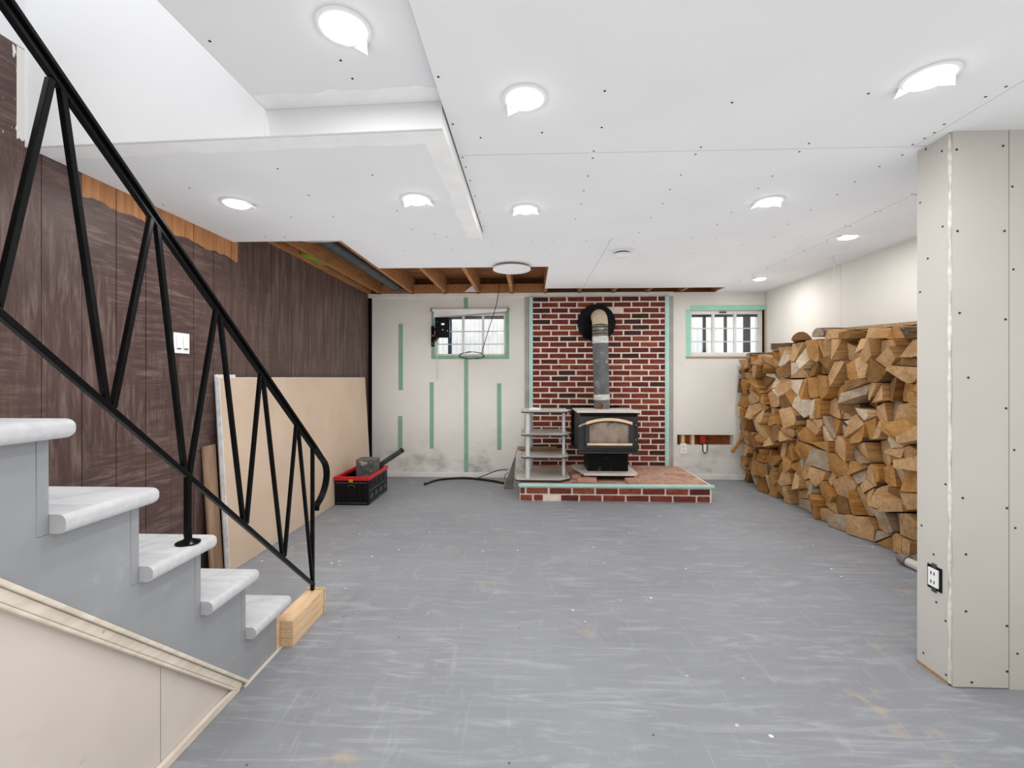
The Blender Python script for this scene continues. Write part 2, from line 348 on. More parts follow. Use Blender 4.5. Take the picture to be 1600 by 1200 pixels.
wl = MB().box(XL - .12, XL - .012, YN, YB + .15, 0, 4.3).build('wall_left', M['brownback'])
tag(wl, 'brown painted board panelling along the staircase side', 'wall', kind='structure')
yb = 1.914 - 11 * .1655; i = 0
edges = []
y = yb
while y < YB - .02:
    edges.append(y); y += .1655 if y < 2.95 else .148
edges.append(YB)
for a, b in zip(edges, edges[1:]):
    top = 2.51 if a < 1.70 else 2.245
    x1 = XL + R.uniform(-.001, .0012)
    MB().box(XL - .012, x1, a + .002, b - .0015, .0, top).build('board', M['brown'], wl)
MB().box(XL - .012, XL, YN, 1.75, 2.513, 4.3).build('upper_panel', M['ceiling'], wl)

def holed(mb, x0, x1, z0, z1, holes, yf, yb):       # wall slab in the x-z plane with rectangular openings
    xs = sorted({x0, x1} | {h[0] for h in holes} | {h[1] for h in holes}); zs = sorted({z0, z1} | {h[2] for h in holes} | {h[3] for h in holes})
    for a, b in zip(xs, xs[1:]):
        for c, d in zip(zs, zs[1:]):
            mx_, mz_ = (a + b) / 2, (c + d) / 2
            if any(h[0] < mx_ < h[1] and h[2] < mz_ < h[3] for h in holes): continue
            mb.add([(a, yf, c), (b, yf, c), (b, yf, d), (a, yf, d)], [(0, 1, 2, 3)])
            mb.add([(a, yb, c), (b, yb, c), (b, yb, d), (a, yb, d)], [(3, 2, 1, 0)])
    for h in holes:
        mb.add([(h[0], yf, h[2]), (h[1], yf, h[2]), (h[1], yf, h[3]), (h[0], yf, h[3]), (h[0], yb, h[2]), (h[1], yb, h[2]), (h[1], yb, h[3]), (h[0], yb, h[3])],
               [(0, 1, 5, 4), (1, 2, 6, 5), (2, 3, 7, 6), (3, 0, 4, 7)])
    return mb
W1 = (-1.168, -.292, 1.482, 2.03); W2 = (1.925, 2.785, 1.495, 2.03); HO = (1.765, 2.43, .41, .535)
wb = holed(MB(), XL - .1, XR + .1, 0, 2.245, [W1, W2, HO], YB, YB + .22).build('wall_back', M['backwall'])
tag(wb, 'off-white plastered wall with two small windows behind the stove', 'wall', kind='structure')
MB().box(HO[0] - .02, HO[1] + .02, YB + .10, YB + .13, HO[2] - .03, HO[3] + .03).build('insulation', M['orange'], wb)
for sx in (1.845, 1.962):
    MB().box(sx - .019, sx + .019, YB + .03, YB + .10, HO[2], HO[3]).build('stud', M['pine'], wb)
MB().box(XL, 1.72, YB - .016, YB - .0005, 2.198, 2.25).build('top_plate', M['white'], wb, bevel=.003)
MB().box(XL + .0, XL + .045, YB - .006, YB - .0005, 0, 2.2).build('corner_strip', M['dark'], wb)
b1 = MB().box(XL + .05, -.12, YB - .014, YB - .0005, 0, .062).build('baseboard_back', M['white'], bevel=.004)
tag(b1, 'low white baseboard under the taped wall', 'baseboard', kind='structure')
b2 = MB().box(1.80, XR - .02, YB - .014, YB - .0005, 0, .062).build('baseboard_back', M['white'], bevel=.004)
tag(b2, 'short white baseboard between hearth and woodpile', 'baseboard', kind='structure')

wr = MB().box(XR + .013, XR + .1, YN, YB + .2, 0, 2.5).build('wall_right', M['gap'])
tag(wr, 'pale grey drywall behind the woodpile with open vertical seams', 'wall', kind='structure')
for a, b in ((1.9, 2.945), (2.948, 4.163), (4.166, YB - .006)):
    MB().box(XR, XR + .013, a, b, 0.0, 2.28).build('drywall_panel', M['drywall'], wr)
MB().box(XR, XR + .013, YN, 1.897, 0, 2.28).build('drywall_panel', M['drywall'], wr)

# boxed-out partition in the foreground
wp = MB().box(1.674, 3.5, 1.844, 1.976, 0, 2.3).build('wall_partition', M['gap'])
tag(wp, 'boxed-out grey drywall partition with exposed screws and rough corner', 'wall', kind='structure')
MB().box(1.66, 1.673, 1.846, 1.99, .012, 2.19).build('drywall_panel', M['toned_down_board'], wp)
MB().box(1.664, 1.872, 1.83, 1.843, .004, 2.19).build('drywall_panel', M['toned_down_board'], wp)
MB().box(1.8745, 3.1, 1.829, 1.842, .0, 2.19).build('drywall_panel', M['toned_down_board'], wp)
mb = MB(); pts = []
for k in range(45): pts.append((1.662 + R.uniform(-.0015, .0015), 1.842 + R.uniform(-.001, .001), .01 + 2.175 * k / 44))
mb.tube(pts, lambda q: .0055 + .0018 * math.sin(q * 61), 6); mb.build('corner_joint', M['paper_edge'], wp)
MB().box(1.657, 1.66, 1.845, 1.992, 0, .012).build('floor_strip', M['cardboard'], wp)
wn = MB().box(XL - .1, 3.6, YN - .12, YN, 0, 4.3).build('wall_front', M['drywall'])
tag(wn, 'plain drywall closing the near end of the basement', 'wall', kind='structure')
wn2 = MB().box(3.1, 3.2, YN, 1.83, 0, 2.3).build('wall_near_right', M['drywall'])
tag(wn2, 'plain drywall side of the near part of the basement', 'wall', kind='structure')

# ------------------------------------------------------------------ ceilings
cm = MB().box(XE + .012, 3.6, YN, 3.148, ZM + .013, ZM + .2).build('ceiling', M['gap'])
tag(cm, 'lowered white drywall ceiling with black screw heads over the room', 'ceiling', kind='structure')
for (x0, x1, y0, y1) in ((XE + .009, 1.610, YN, 1.945), (1.613, 3.55, YN, 1.9435), (XE + .009, 2.03, 1.948, 3.15), (2.033, XR, 1.948, 3.15)):
    MB().box(x0, x1, y0, y1, ZM, ZM + .013).build('drywall_panel', M['ceiling'], cm)
cl = MB().box(XL, XE, YC + .08, 2.93, ZL + .013, ZL + .12).build('ceiling', M['ceiling'])
tag(cl, 'dropped white drywall ceiling beside the brown panelled wall', 'ceiling', kind='structure')
YCL = 1.70
yc = lambda x: YC + (YCL - YC) * (XE - x) / (XE - XL)
MB().prism([(XL + .001, YCL), (XE, YC), (XE, 2.93), (XL + .001, 2.93)], 'z', ZL, ZL + .013).build('drywall_panel', M['ceiling'], cl)
MB().box(XE, XE + .002, YC, 3.0, ZL, ZM + .05).build('side_panel', M['mud'], cl)
MB().prism([(-.998, yc(-.998) - .012), (XE, YC - .012), (XE, YC), (-.998, yc(-.998))], 'z', ZL, ZU + .02).build('drop_panel', M['ceiling'], cl)
def ragged(x0, x1, y0, y1, z, side, amp, mb):        # thin band of joint compound, one feathered edge
    n = 40; a = []; b = []
    ph = R.uniform(0, 9)
    for k in range(n + 1):
        q = k / n; w_ = amp * (.5 * math.sin(q * 17 + ph) + .5 * math.sin(q * 41 + ph * 2)) + R.uniform(-amp, amp) * .4
        if side == 'x': a.append((x0 + w_, y0 + (y1 - y0) * q, z)); b.append((x1, y0 + (y1 - y0) * q, z))
        else:
            xx = x0 + (x1 - x0) * q; k_ = yc(xx) - YC
            a.append((xx, y0 + k_, z)); b.append((xx, y1 + w_ + k_, z))
    h = .0012
    vs = a + b + [(p[0], p[1], p[2] - h) for p in a] + [(p[0], p[1], p[2] - h) for p in b]; m = n + 1; fs = []
    for k in range(n): fs += [(2 * m + k, 3 * m + k, 3 * m + k + 1, 2 * m + k + 1), (k, k + 1, 2 * m + k + 1, 2 * m + k)[::-1], (m + k, m + k + 1, 3 * m + k + 1, 3 * m + k)]
    return mb.add(vs, fs)
ragged(XE - .085, XE, YC, 2.9, ZL, 'x', .008, MB()).build('joint_compound', M['mud'], cl)
ragged(XL + .01, XE - .01, YC, YC + .085, ZL - .0004, 'y', .008, MB()).build('joint_compound', M['mud'], cl)
cu = MB().box(-.998, XE + .011, YN, YC, ZU + .013, ZU + .1).build('ceiling', M['ceiling'])
tag(cu, 'raised white drywall ceiling beside the stairwell opening', 'ceiling', kind='structure')
MB().prism([(-.998, YN), (XE + .007, YN), (XE + .007, YC - .012), (-.998, yc(-.998) - .012)], 'z', ZU, ZU + .013).build('drywall_panel', M['ceiling'], cu)
ragged(-.99, XE, YC - .012 - .001, YC - .10, ZU, 'y', .008, MB()).build('joint_compound', M['mud'], cu)
MB().box(-.998, -.985, YN, YC - .012, ZU + .013, 4.3).build('stairwell_panel', M['ceiling'], cu)
ws = MB().prism([(XL, YCL - .012), (-.9985, yc(-.9985) - .012), (-.9985, yc(-.9985) - .0005), (XL, YCL - .0005)], 'z', ZL, 4.3).build('wall_stairwell', M['ceiling'])
tag(ws, 'smooth white wall rising above the stairs', 'wall', kind='structure')
ct = MB().box(XL, -.98, YN, 1.75, 4.3, 4.4).build('ceiling', M['ceiling'])
tag(ct, 'white ceiling at the top of the stairwell', 'ceiling', kind='structure')
cb = empty('ceiling', (0, 4.1, ZB))
tag(cb, 'white drywall ceiling sheets under open joists by the stove', 'ceiling', kind='structure')
for (x0, x1, y0, y1) in ((-1.41, .60, 2.95, 4.13), (.603, 2.208, 2.95, 5.15), (.172, .60, 4.132, 5.14), (2.211, XR, 2.95, YB)):
    MB().box(x0, x1, y0, y1, ZB, ZB + .0125).build('drywall_panel', M['ceiling'], cb)
MB().box(-1.41, .602, 4.1255, 4.131, ZB + .0002, ZB + .012).build('cut_edge', M['paper_edge'], cb)
for k in range(12):
    x = -1.846 + .4064 * k
    if x > XR - .03: break
    j = MB().box(x - .019, x + .019, 2.9, YB + .1, ZJ, ZJ + .19).build('joist', M['joist'], cb)
    MB().box(x - .02, x + .02, YB - .03, YB - .017, ZJ - .012, ZJ).build('shim', M['subfloor'], j)
    if x < 0: MB().box(x + .02, x + .386, YB - .02, YB + .02, ZJ, ZJ + .105).build('blocking', M['joist'], cb)
MB().box(XL - .1, XR + .1, 2.9, YB + .2, ZJ + .191, ZJ + .22).build('subfloor', M['subfloor'], cb)
MB().box(XL - .1, XR + .1, YB + .12, YB + .14, 2.246, ZJ + .19).build('rim_board', M['subfloor'], cb)
MB().box(XL + .001, XL + .04, 2.935, YB, 2.246, 2.42).build('ledger', M['joist'], cb)
MB().box(XL + .041, -1.866, 4.05, 4.09, 2.262, 2.42).build('blocking', M['joist'], cb)
MB().box(-1.41, XR, 3.15, 3.17, ZB + .014, ZJ - .0005).build('header', M['subfloor'], cb)

# screw heads (tiny, one part per surface)
S_main = [(0.253, 1.527), (0.712, 1.609), (0.278, 1.749), (0.048, 1.776), (-0.199, 1.804), (0.273, 1.93), (0.277, 1.992), (0.719, 1.916), (0.719, 1.976), (1.155, 1.903), (1.156, 1.971), (0.28, 2.168), (0.722, 2.173), (1.166, 2.204), (0.279, 2.338), (0.722, 2.34), (1.169, 2.343), (0.286, 2.519), (0.741, 2.528), (0.277, 2.751), (0.733, 2.747), (1.183, 2.681), (1.188, 2.891), (-0.295, 1.434), (-0.295, 1.704), (-0.296, 1.963), (-0.295, 2.053), (-0.293, 2.194), (-0.293, 2.381), (-0.294, 2.622), (-0.295, 2.855), (0.73, 3.023), (1.155, 1.577), (1.572, 1.611), (1.585, 1.557), (1.584, 1.779), (1.60, 1.839), (1.598, 1.881), (1.593, 1.93), (1.621, 2.018), (1.604, 2.123), (1.609, 2.285), (1.627, 2.441), (1.624, 2.659), (1.632, 2.897)] + [(2.018, y_) for y_ in (2.45, 2.7, 2.95)] + [(2.046, y_) for y_ in (2.46, 2.7, 2.95)]
S_left = [(-1.097, 1.908), (-0.707, 1.986), (-1.103, 2.192), (-1.633, 2.087), (-1.93, 2.284), (-1.109, 2.488), (-1.353, 2.488), (-1.704, 2.824), (-1.587, 2.842), (-0.725, 2.415), (-0.726, 2.724), (-0.604, 2.816), (-0.536, 2.871)]
S_up = [(-0.602, 1.403), (-0.96, 1.307), (-0.599, 1.49)]
S_back = [(-0.29, 3.375), (0.019, 3.371), (0.168, 3.377), (0.419, 3.356), (0.586, 3.363), (0.779, 3.402), (1.178, 3.325), (1.356, 3.332), (1.554, 3.296), (1.77, 3.319), (1.951, 3.311), (2.121, 3.289), (1.915, 3.837), (2.101, 3.749), (2.098, 3.57), (1.35, 3.737), (1.635, 3.517), (0.913, 3.758), (-0.614, 3.531), (-1.004, 3.551), (-0.698, 3.28), (0.17, 3.729), (2.564, 3.944), (2.503, 3.638)] + [(2.195, 3.4 + .28 * k) for k in range(6)] + [(2.226, 3.45 + .28 * k) for k in range(6)]
for pts, z, par in ((S_main, ZM, cm), (S_left, ZL, cl), (S_up, ZU, cu), (S_back, ZB, cb)):
    mb = MB()
    for x, y in pts: mb.cyl((x, y, z - .0012), (x, y, z + .001), .0042, n=8)
    mb.build('screw_heads', M['screw'], par)['kind'] = 'stuff'
S_pl = [(1.947, 2.178), (1.874, 2.133), (1.975, 1.964), (1.871, 1.828), (1.938, 1.717), (1.975, 1.584), (1.858, 0.794), (1.968, 0.593), (1.911, 0.493), (1.899, 0.302), (1.858, 0.248), (1.959, 0.058), (1.856, 0.034)]
S_pf = [(1.676, 2.116), (1.851, 2.127), (1.885, 1.967), (1.679, 1.796), (1.856, 1.794), (1.889, 1.643), (1.687, 1.474), (1.86, 1.448), (1.892, 0.937), (1.699, 0.747), (1.865, 0.709), (1.896, 0.632), (1.711, 0.526), (1.711, 0.302), (1.865, 0.248), (1.904, 0.141), (1.866, 0.07), (1.733, 0.024), (1.66 + .06, 1.22), (1.862, 1.1)]
mb = MB()
for y, z in S_pl: mb.cyl((1.6588, y, z), (1.661, y, z), .0042, n=8)
for x, z in S_pf: mb.cyl((x, 1.8278, z), (x, 1.831, z), .0042, n=8)
mb.build('screw_heads', M['screw'], wp)['kind'] = 'stuff'

# ------------------------------------------------------------------ windows
def window(name, W, mull, bars, dark, label):
    x0, x1, z0, z1 = W; e = empty(name, ((x0 + x1) / 2, YB, z0)); tag(e, label, 'window', kind='structure')
    yf = YB + .05; fw = .03
    for a in ((x0, x0 + fw, z0, z1), (x1 - fw, x1, z0, z1), (x0 + fw, x1 - fw, z0, z0 + fw), (x0 + fw, x1 - fw, z1 - fw * 1.4, z1)):
        MB().box(a[0], a[1], yf, yf + .05, a[2], a[3]).build('frame', M['white'], e, bevel=.003)
    xs = [x0 + fw] + mull + [x1 - fw]; zs = [z0 + fw] + bars + [z1 - fw * 1.4]
    for m in mull: MB().box(m - .014, m + .014, yf + .002, yf + .042, z0 + fw, z1 - fw * 1.4).build('mullion', M['white'], e, bevel=.002)
    for b in bars: MB().box(x0 + fw, x1 - fw, yf + .01, yf + .03, b - .006, b + .006).build('glazing_bar', M['silver'], e)
    for i in range(len(xs) - 1):
        a = xs[i] + (.014 if i else 0); b = xs[i + 1] - (.014 if i < len(xs) - 2 else 0)
        for k in range(len(zs) - 1):
            c = zs[k] + (.006 if k else 0); d = zs[k + 1] - (.006 if k < len(zs) - 2 else 0)
            MB().box(a, b, yf + .018, yf + .022, c, d).build('pane', M['glass'], e)
    for (a, b, c, d, mk) in dark: MB().box(a, b, yf + .10, yf + .125, c, d).build('outer_bar_or_shade_strip', M[mk], e)
    # corrugated well outside
    mb = MB(); n = 90; X0, X1 = x0 - .5, x1 + .5; Z0, Z1 = .95, 2.32
    pr = [(X0 + (X1 - X0) * k / n, YB + .85 + .008 * math.sin(k * math.pi / 1.5) + .0) for k in range(n + 1)]
    for (xa, ya), (xb, yb2) in zip(pr, pr[1:]):
        mb.add([(xa, ya, Z0), (xb, yb2, Z0), (xb, yb2, Z1), (xa, ya, Z1)], [(0, 1, 2, 3)])
    mb.build('window_well', M['well'], e)
    MB().box(X0, X1, YB + .225, YB + .9, .9, 1.3).build('well_floor', M['well'], e)
    return e
w1 = window('window_1', W1, [-.824, -.578], [1.633, 1.79], [(-1.03, -.985, 1.5, 2.0, 'barblue'), (-1.2, -.25, 1.955, 2.05, 'grey_dust_or_shade')], 'small white nine-pane window behind the black screen bracket, edged with green tape')  # wide grey top strip is a painted shadow band across the upper panes
w2 = window('window_2', W2, [2.215, 2.475], [1.655, 1.815], [(2.13, 2.163, 1.5, 2.0, 'bardark'), (2.385, 2.418, 1.5, 2.0, 'bardark'), (2.62, 2.70, 1.5, 2.0, 'bardark'), (1.9, 2.8, 1.965, 2.05, 'bardark')], 'small white nine-pane window above the woodpile, edged with light green tape')
for (a, b, c, d) in ((-1.208, -1.166, 1.448, 2.05), (-.296, -.253, 1.448, 2.06), (-1.166, -.296, 1.447, 1.486)):
    MB().box(a, b, YB - .003, YB - .0006, c, d).build('tape_edge', M['tape'], w1)
for (a, b, c, d) in ((1.871, 1.925, 1.47, 2.035), (1.925, XR - .004, 2.028, 2.085)):
    MB().box(a, b, YB - .003, YB - .0006, c, d).build('tape_edge', M['tapelight'], w2)
MB().box(1.871, XR - .01, YB - .012, YB - .0005, 1.455, 1.471).build('sill', M['cardboard'], w2)
MB().box(2.785, 2.797, YB - .01, YB + .04, 1.46, 2.03).build('jamb_strip', M['cardboard'], w2)
MB().box(2.28, 2.36, YB + .035, YB + .05, 1.998, 2.012).build('latch', M['bardark'], w2)
# roller blind over the first window
bl = empty('roller_blind', (-.73, YB - .02, 1.95)); tag(bl, 'crooked white roller blind at the top of the taped window', 'blind')
MB().cyl((-1.19, YB - .026, 2.045), (-.275, YB - .026, 2.045), .018, n=16).build('roller', M['white'], bl, smooth=True)
MB().prism([(-1.17, 1.952), (-.29, 2.018), (-.29, 2.05), (-1.17, 2.05)], 'y', YB - .040, YB - .036).build('fabric', M['plasticwhite'], bl)
MB().bar((-1.17, YB - .038, 1.945), (-.29, YB - .038, 2.011), .008, .016, side=Vector((0, 1, 0))).build('hem_bar', M['greyboard'], bl)
for x in (-1.2, -.265): MB().box(x - .008, x + .008, YB - .05, YB - .001, 2.02, 2.068).build('bracket', M['cardboard'], bl, bevel=.002)
MB().tube([(-1.13, YB - .045, 1.95), (-1.135, YB - .04, 1.5), (-1.13, YB - .03, 1.2)], .003, 6).build('pull_cord', M['wirewhite'], bl)

# ------------------------------------------------------------------ tape strips on the plaster
for (a, b, c, d, lb) in ((-1.613, -1.561, 1.067, 1.881, 'green tape strip high on the white wall nearest the brown panelling'),
                         (-1.62, -1.566, .339, .748, 'short green tape strip low on the white wall above the red-rimmed crate'),
                         (-1.227, -1.179, .349, 1.161, 'green tape strip below the left edge of the taped window'),
                         (-.805, -.754, 2.07, 2.2, 'short green tape strip running up from the blind to the joists'),
                         (-.803, -.754, .066, 1.446, 'longest green tape strip from the window down to the baseboard'),
                         (-.398, -.347, .339, 1.15, 'green tape strip on the white wall beside the shelf stand')):
    sg = R.uniform(-.004, .004)
    o = MB().hexa([(a, YB - .003, c), (b, YB - .003, c), (b, YB - .0006, c), (a, YB - .0006, c), (a + sg, YB - .003, d), (b + sg, YB - .003, d), (b + sg, YB - .0006, d), (a + sg, YB - .0006, d)]).build('tape_strip', M['tape'])
    tag(o, lb, 'tape', 'green tape strips on the white wall')

# ------------------------------------------------------------------ brick chimney panel
BX0, BX1, BZ0, BZ1 = .035, 1.612, .165, 2.196
bp = MB().box(BX0 - .002, BX1 + .002, YB - .026, YB - .0005, BZ0, BZ1).build('brick_panel', M['mortar'], origin=(.8, YB - .01, BZ0))
tag(bp, 'red brick wall panel with pale mortar behind the wood stove', 'brick panel')
def brick_mesh(L, Hh, D, mat, sd):
    r = random.Random(sd); j = lambda a: r.uniform(-a, a); l, h = L / 2, Hh / 2; ch = .0035
    vs = [(-l + j(.002), 0, -h + j(.0015)), (l + j(.002), 0, -h + j(.0015)), (l + j(.002), 0, h + j(.0015)), (-l + j(.002), 0, h + j(.0015))]
    mid = [(x, -D + ch, z) for x, _, z in vs]; fr = [(x * (1 - ch / l), -D + j(.0008), z * (1 - ch / h)) for x, _, z in vs]
    fs = [(8, 9, 10, 11)]
    for k in range(4): n = (k + 1) % 4; fs += [(k, n, 4 + n, 4 + k), (4 + k, 4 + n, 8 + n, 8 + k)]
    me = bpy.data.meshes.new('brick'); me.from_pydata(vs + mid + fr, [], fs); me.materials.append(mat); me.update(); return me
FULL = [[brick_mesh(.196, .0515, .007, m, 11 * k + q) for q in range(3)] for k, m in enumerate(BR)]
def pick(): return R.choices(range(5), (32, 26, 20, 14, 8))[0]
PIT, ROW = .2165, .0683
for r in range(30):
    zt = BZ1 - .006 - r * ROW; zb_ = max(zt - .0525, BZ0 + .003); hh_ = zt - zb_ - .001; zc = (zt + zb_) / 2
    if hh_ < .012: break
    off = (.207 if r % 2 == 0 else .098) + R.uniform(-.014, .014)
    js = [BX0 - .01]
    q = BX0 + off
    while q < BX1 - .02: js.append(q); q += PIT
    js.append(BX1 + .01)
    for k, (a, b) in enumerate(zip(js, js[1:])):
        a2, b2 = max(a + .0097, BX0 + .002), min(b - .0097, BX1 - .002)
        if b2 - a2 < .02: continue
        xc = (a2 + b2) / 2
        if r == 2 and .88 < xc < 1.08: continue          # missing brick beside the flue plate
        if r == 8 and .62 < xc < .72: continue
        mi = pick()
        if abs((b2 - a2) - .197) < .006 and hh_ > .05: me = R.choice(FULL[mi])
        else: me = brick_mesh(b2 - a2, hh_, .007, BR[mi], r * 31 + k)
        inst(me, (xc, YB - .026 + R.uniform(-.0005, .0015), zc), bp, 'brick')
for x0, x1, nm in ((-.062, -.008, 'grey'), (1.662, 1.716, 'grey')):
    o = MB().box(x0, x1, YB - .012, YB - .0005, .165, 2.196).build('backing_strip', M['greyboard'], bp)
for x0, x1 in ((-.008, .034), (1.613, 1.661)):
    MB().box(x0, x1, YB - .034, YB - .0005, .165, 2.196).build('edge_trim', M['teal'], bp, bevel=.003)

# ------------------------------------------------------------------ hearth
HX0, HX1, HY0 = -.10, 1.77, 4.44; HZ = .165
he = MB().box(HX0, HX1, HY0, YB - .002, 0, HZ - .012).build('hearth', M['mortar'], origin=(.8, 4.9, 0))
tag(he, 'low brick hearth platform with turquoise edge strip under the stove', 'hearth')
for r in range(2):
    zc = .034 + r * .069
    js = [HX0 - .004]; q = HX0 + (.13 if r == 0 else .058)
    while q < HX1 - .03: js.append(q); q += .2275
    js.append(HX1 - .012)
    for k, (a, b) in enumerate(zip(js, js[1:])):
        a2, b2 = a + .010, b - .010
        if r == 0 and k == 1:      # broken brick: only its end is left
            me = brick_mesh(.085, .052, .013, BR[1], 5); inst(me, (a2 + .043, HY0, zc), he, 'brick'); continue
        if r == 0 and k == 2: a2 += .04
        inst(brick_mesh(b2 - a2, .052, .013, BR[R.choice((0, 1, 1, 4, 0, 2))], r * 50 + k), ((a2 + b2) / 2, HY0, zc), he, 'brick')
for k in range(8):           # end face bricks
    for r in range(2):
        y0 = HY0 + .02 + k * .125
        if y0 + .11 > YB - .03: break
        me = brick_mesh(.105, .052, .010, BR[R.choice((0, 1, 2))], 400 + k * 2 + r); o = inst(me, (HX1, y0 + .055, .034 + r * .069), he, 'brick'); o.rotation_euler = (0, 0, math.radians(90))
ROWS = 9; pw = .107
for r in range(ROWS):
    y0 = HY0 + .028 + r * pw; off = (.0 if r % 2 else .105); x = HX0 + .012 - off
    while x < HX1 - .03:
        a, b = max(x, HX0 + .012), min(x + .205, HX1 - .012)
        if b - a > .03: MB().box(a, b, y0, min(y0 + pw - .004, YB - .04), HZ - .012, HZ + R.uniform(-.001, .001)).build('paver', R.choice(PV), he)
        x += .209
MB().box(HX0 - .012, HX1 + .025, HY0 - .020, HY0 + .026, HZ - .022, HZ + .004).build('edge_strip', M['teal'], he, bevel=.005)
MB().box(HX1 - .011, HX1 + .004, HY0 + .027, YB - .03, HZ - .012, HZ + .003).build('side_strip', M['mortar'], he)

# ------------------------------------------------------------------ wood stove
st = empty('wood_stove', (.80, 4.85, .22)); tag(st, 'charcoal pedestal wood stove with gold-trimmed glass door on brick hearth', 'stove')
MB().box(.50, 1.10, 4.60, 5.09, .462, .862).build('body', M['stove'], st, bevel=.012, seg=3)
MB().box(.478, 1.122, 4.575, 5.10, .862, .877).build('top_plate', M['stovetop'], st, bevel=.003)
MB().box(.47, 1.01, 5.13, 5.15, .43, .905).build('heat_shield', M['stoveblack'], st)
MB().box(.515, 1.085, 4.592, 4.602, .825, .858).build('vent_slot', M['stoveblack'], st)
pe = MB().prism([(.60, .245), (1.02, .245), (1.02, .462), (.60, .462)], 'y', 4.70, 5.02).build('pedestal', M['stoveblack'], st, bevel=.004)
MB().box(.63, .99, 4.694, 4.70, .27, .42).build('front_panel', M['stoveblack'], pe)
MB().prism([(.55, 4.58), (1.06, 4.58), (1.10, 4.62), (1.10, 5.06), (.47, 5.06), (.47, 4.95)], 'z', .222, .245).build('base_plate', M['stovetop'], st, bevel=.003)
MB().box(.56, 1.06, 4.60, 5.02, .205, .222).build('plinth', M['stoveblack'], st)
MB().box(.49, 1.11, 4.56, 4.598, .452, .466).build('ash_lip', M['stove'], st, bevel=.004)
# door with arched top
def arch(x0, x1, z0, zs, zc, n=14):
    pts = [(x0, z0), (x1, z0)]
    for k in range(n + 1):
        q = k / n; x = x1 + (x0 - x1) * q; pts.append((x, zs + (zc - zs) * (1 - (2 * q - 1) ** 2)))
    return pts
def arch_ring(mb, o, i, y0, y1):
    n = len(o); vs = [(p[0], y0, p[1]) for p in o] + [(p[0], y0, p[1]) for p in i] + [(p[0], y1, p[1]) for p in o] + [(p[0], y1, p[1]) for p in i]; fs = []
    for k in range(n):
        m = (k + 1) % n; fs += [(k, m, n + m, n + k), (2 * n + k, 2 * n + m, m, k), (n + k, n + m, 3 * n + m, 3 * n + k), (2 * n + m, 2 * n + k, 3 * n + k, 3 * n + m)]
    return mb.add(vs, fs)
dr = arch_ring(MB(), arch(.562, 1.052, .512, .765, .805), arch(.60, .998, .56, .735, .772), 4.556, 4.598).build('door', M['stove'], st)
MB().prism(arch(.599, .999, .559, .736, .773), 'y', 4.572, 4.580).build('glass', M['sootglass'], dr)
n = 16; up = []; lo_ = []
for k in range(n + 1):
    q = k / n; x = .566 + (1.030 - .566) * q; c = .040 * (1 - (2 * q - 1) ** 2); up.append((x, .772 + c)); lo_.append((x, .744 + c))
MB().prism(up + lo_[::-1], 'y', 4.545, 4.556).build('arch_trim', M['brass'], dr, bevel=.002)
MB().box(.578, 1.03, 4.545, 4.556, .535, .558).build('bottom_trim', M['brass'], dr, bevel=.003)
MB().tube([(.57, 4.575, .752), (.555, 4.535, .755), (.52, 4.52, .745), (.49, 4.515, .728)], .010, 10, smooth=2).build('handle', M['steel'], dr, smooth=True)
for z in (.742, .592):
    MB().cyl((1.066, 4.572, z - .022), (1.066, 4.572, z + .022), .010, n=12).build('hinge', M['stove'], st, smooth=True)
    MB().cyl((1.066, 4.562, z), (1.066, 4.556, z), .006, n=8).build('bolt', M['steel'], st)
# loose bricks that level the stove
for (x, y, rz, L, lb) in ((.575, 4.545, -.10, .19, 'loose red brick under the stove plinth beside the shelf stand'), (1.03, 4.54, .30, .13, 'loose red brick under the stove plinth on the open hearth side'), (.50, 4.70, 1.2, .12, 'dusty loose brick behind the stove plinth corner')):
    o = MB().box(-L / 2, L / 2, -.045, .045, 0, .043).build('support_brick', PV[1], bevel=.003, origin=(0, 0, 0)); o.location = (x, y, HZ + .001); o.rotation_euler = (0, 0, rz)
    tag(o, lb, 'brick', 'bricks propping the stove')
# flue
fp = empty('flue_pipe', (.785, 4.95, .877)); tag(fp, 'grey stove pipe with cream elbow entering the brick wall', 'stove pipe')
cx0, cx1 = .797, .776
def cxa(z): return cx0 + (cx1 - cx0) * (z - .88) / .9
FY = 5.0
def seg(z0, z1, r, nm, m, par=fp, sm=True): return MB().cyl((cxa(z0), FY, z0), (cxa(z1), FY, z1), r, n=32).build(nm, m, par, smooth=sm)
sg = seg(.878, 1.70, .086, 'lower_pipe', M['pipegrey'])
seg(.975, 1.035, .089, 'clamp_band', M['pipeband'], sg); seg(1.60, 1.675, .089, 'clamp_band', M['pipeband'], sg)
seg(1.675, 1.80, .0865, 'collar', M['pipeolive'])
for z in (1.70, 1.735, 1.775): seg(z, z + .006, .0885, 'seam_ring', M['stoveblack'])
MB().cyl((cxa(.92) - .03, FY - .082, .915), (cxa(.92) - .03, FY - .092, .915), .032, n=20).build('cleanout_cap', M['rust'], sg, smooth=True)
pts = [(cx1, FY, 1.80)]
for k in range(1, 9):
    a = k / 8 * math.pi / 2; pts.append((cx1, FY + .105 * (1 - math.cos(a)), 1.80 + .105 * math.sin(a)))
pts.append((.826, 5.36, 1.90))
MB().tube(pts, .086, 32).build('elbow', M['pipecream'], fp, smooth=True)
MB().cyl((.796, 5.375, 1.872), (.796, 5.416, 1.872), .222, .228, n=48).build('wall_thimble', M['iron'], fp, smooth=True)
MB().cyl((.822, 5.33, 1.90), (.827, 5.374, 1.90), .098, n=32).build('thimble_sleeve', M['stoveblack'], fp, smooth=True)
fc = bpy.data.curves.new('maker_mark', 'FONT'); fc.body = 'UAI'; fc.size = .034; fc.align_x = 'CENTER'; fc.extrude = .0005; fc.materials.append(M['plasticwhite'])
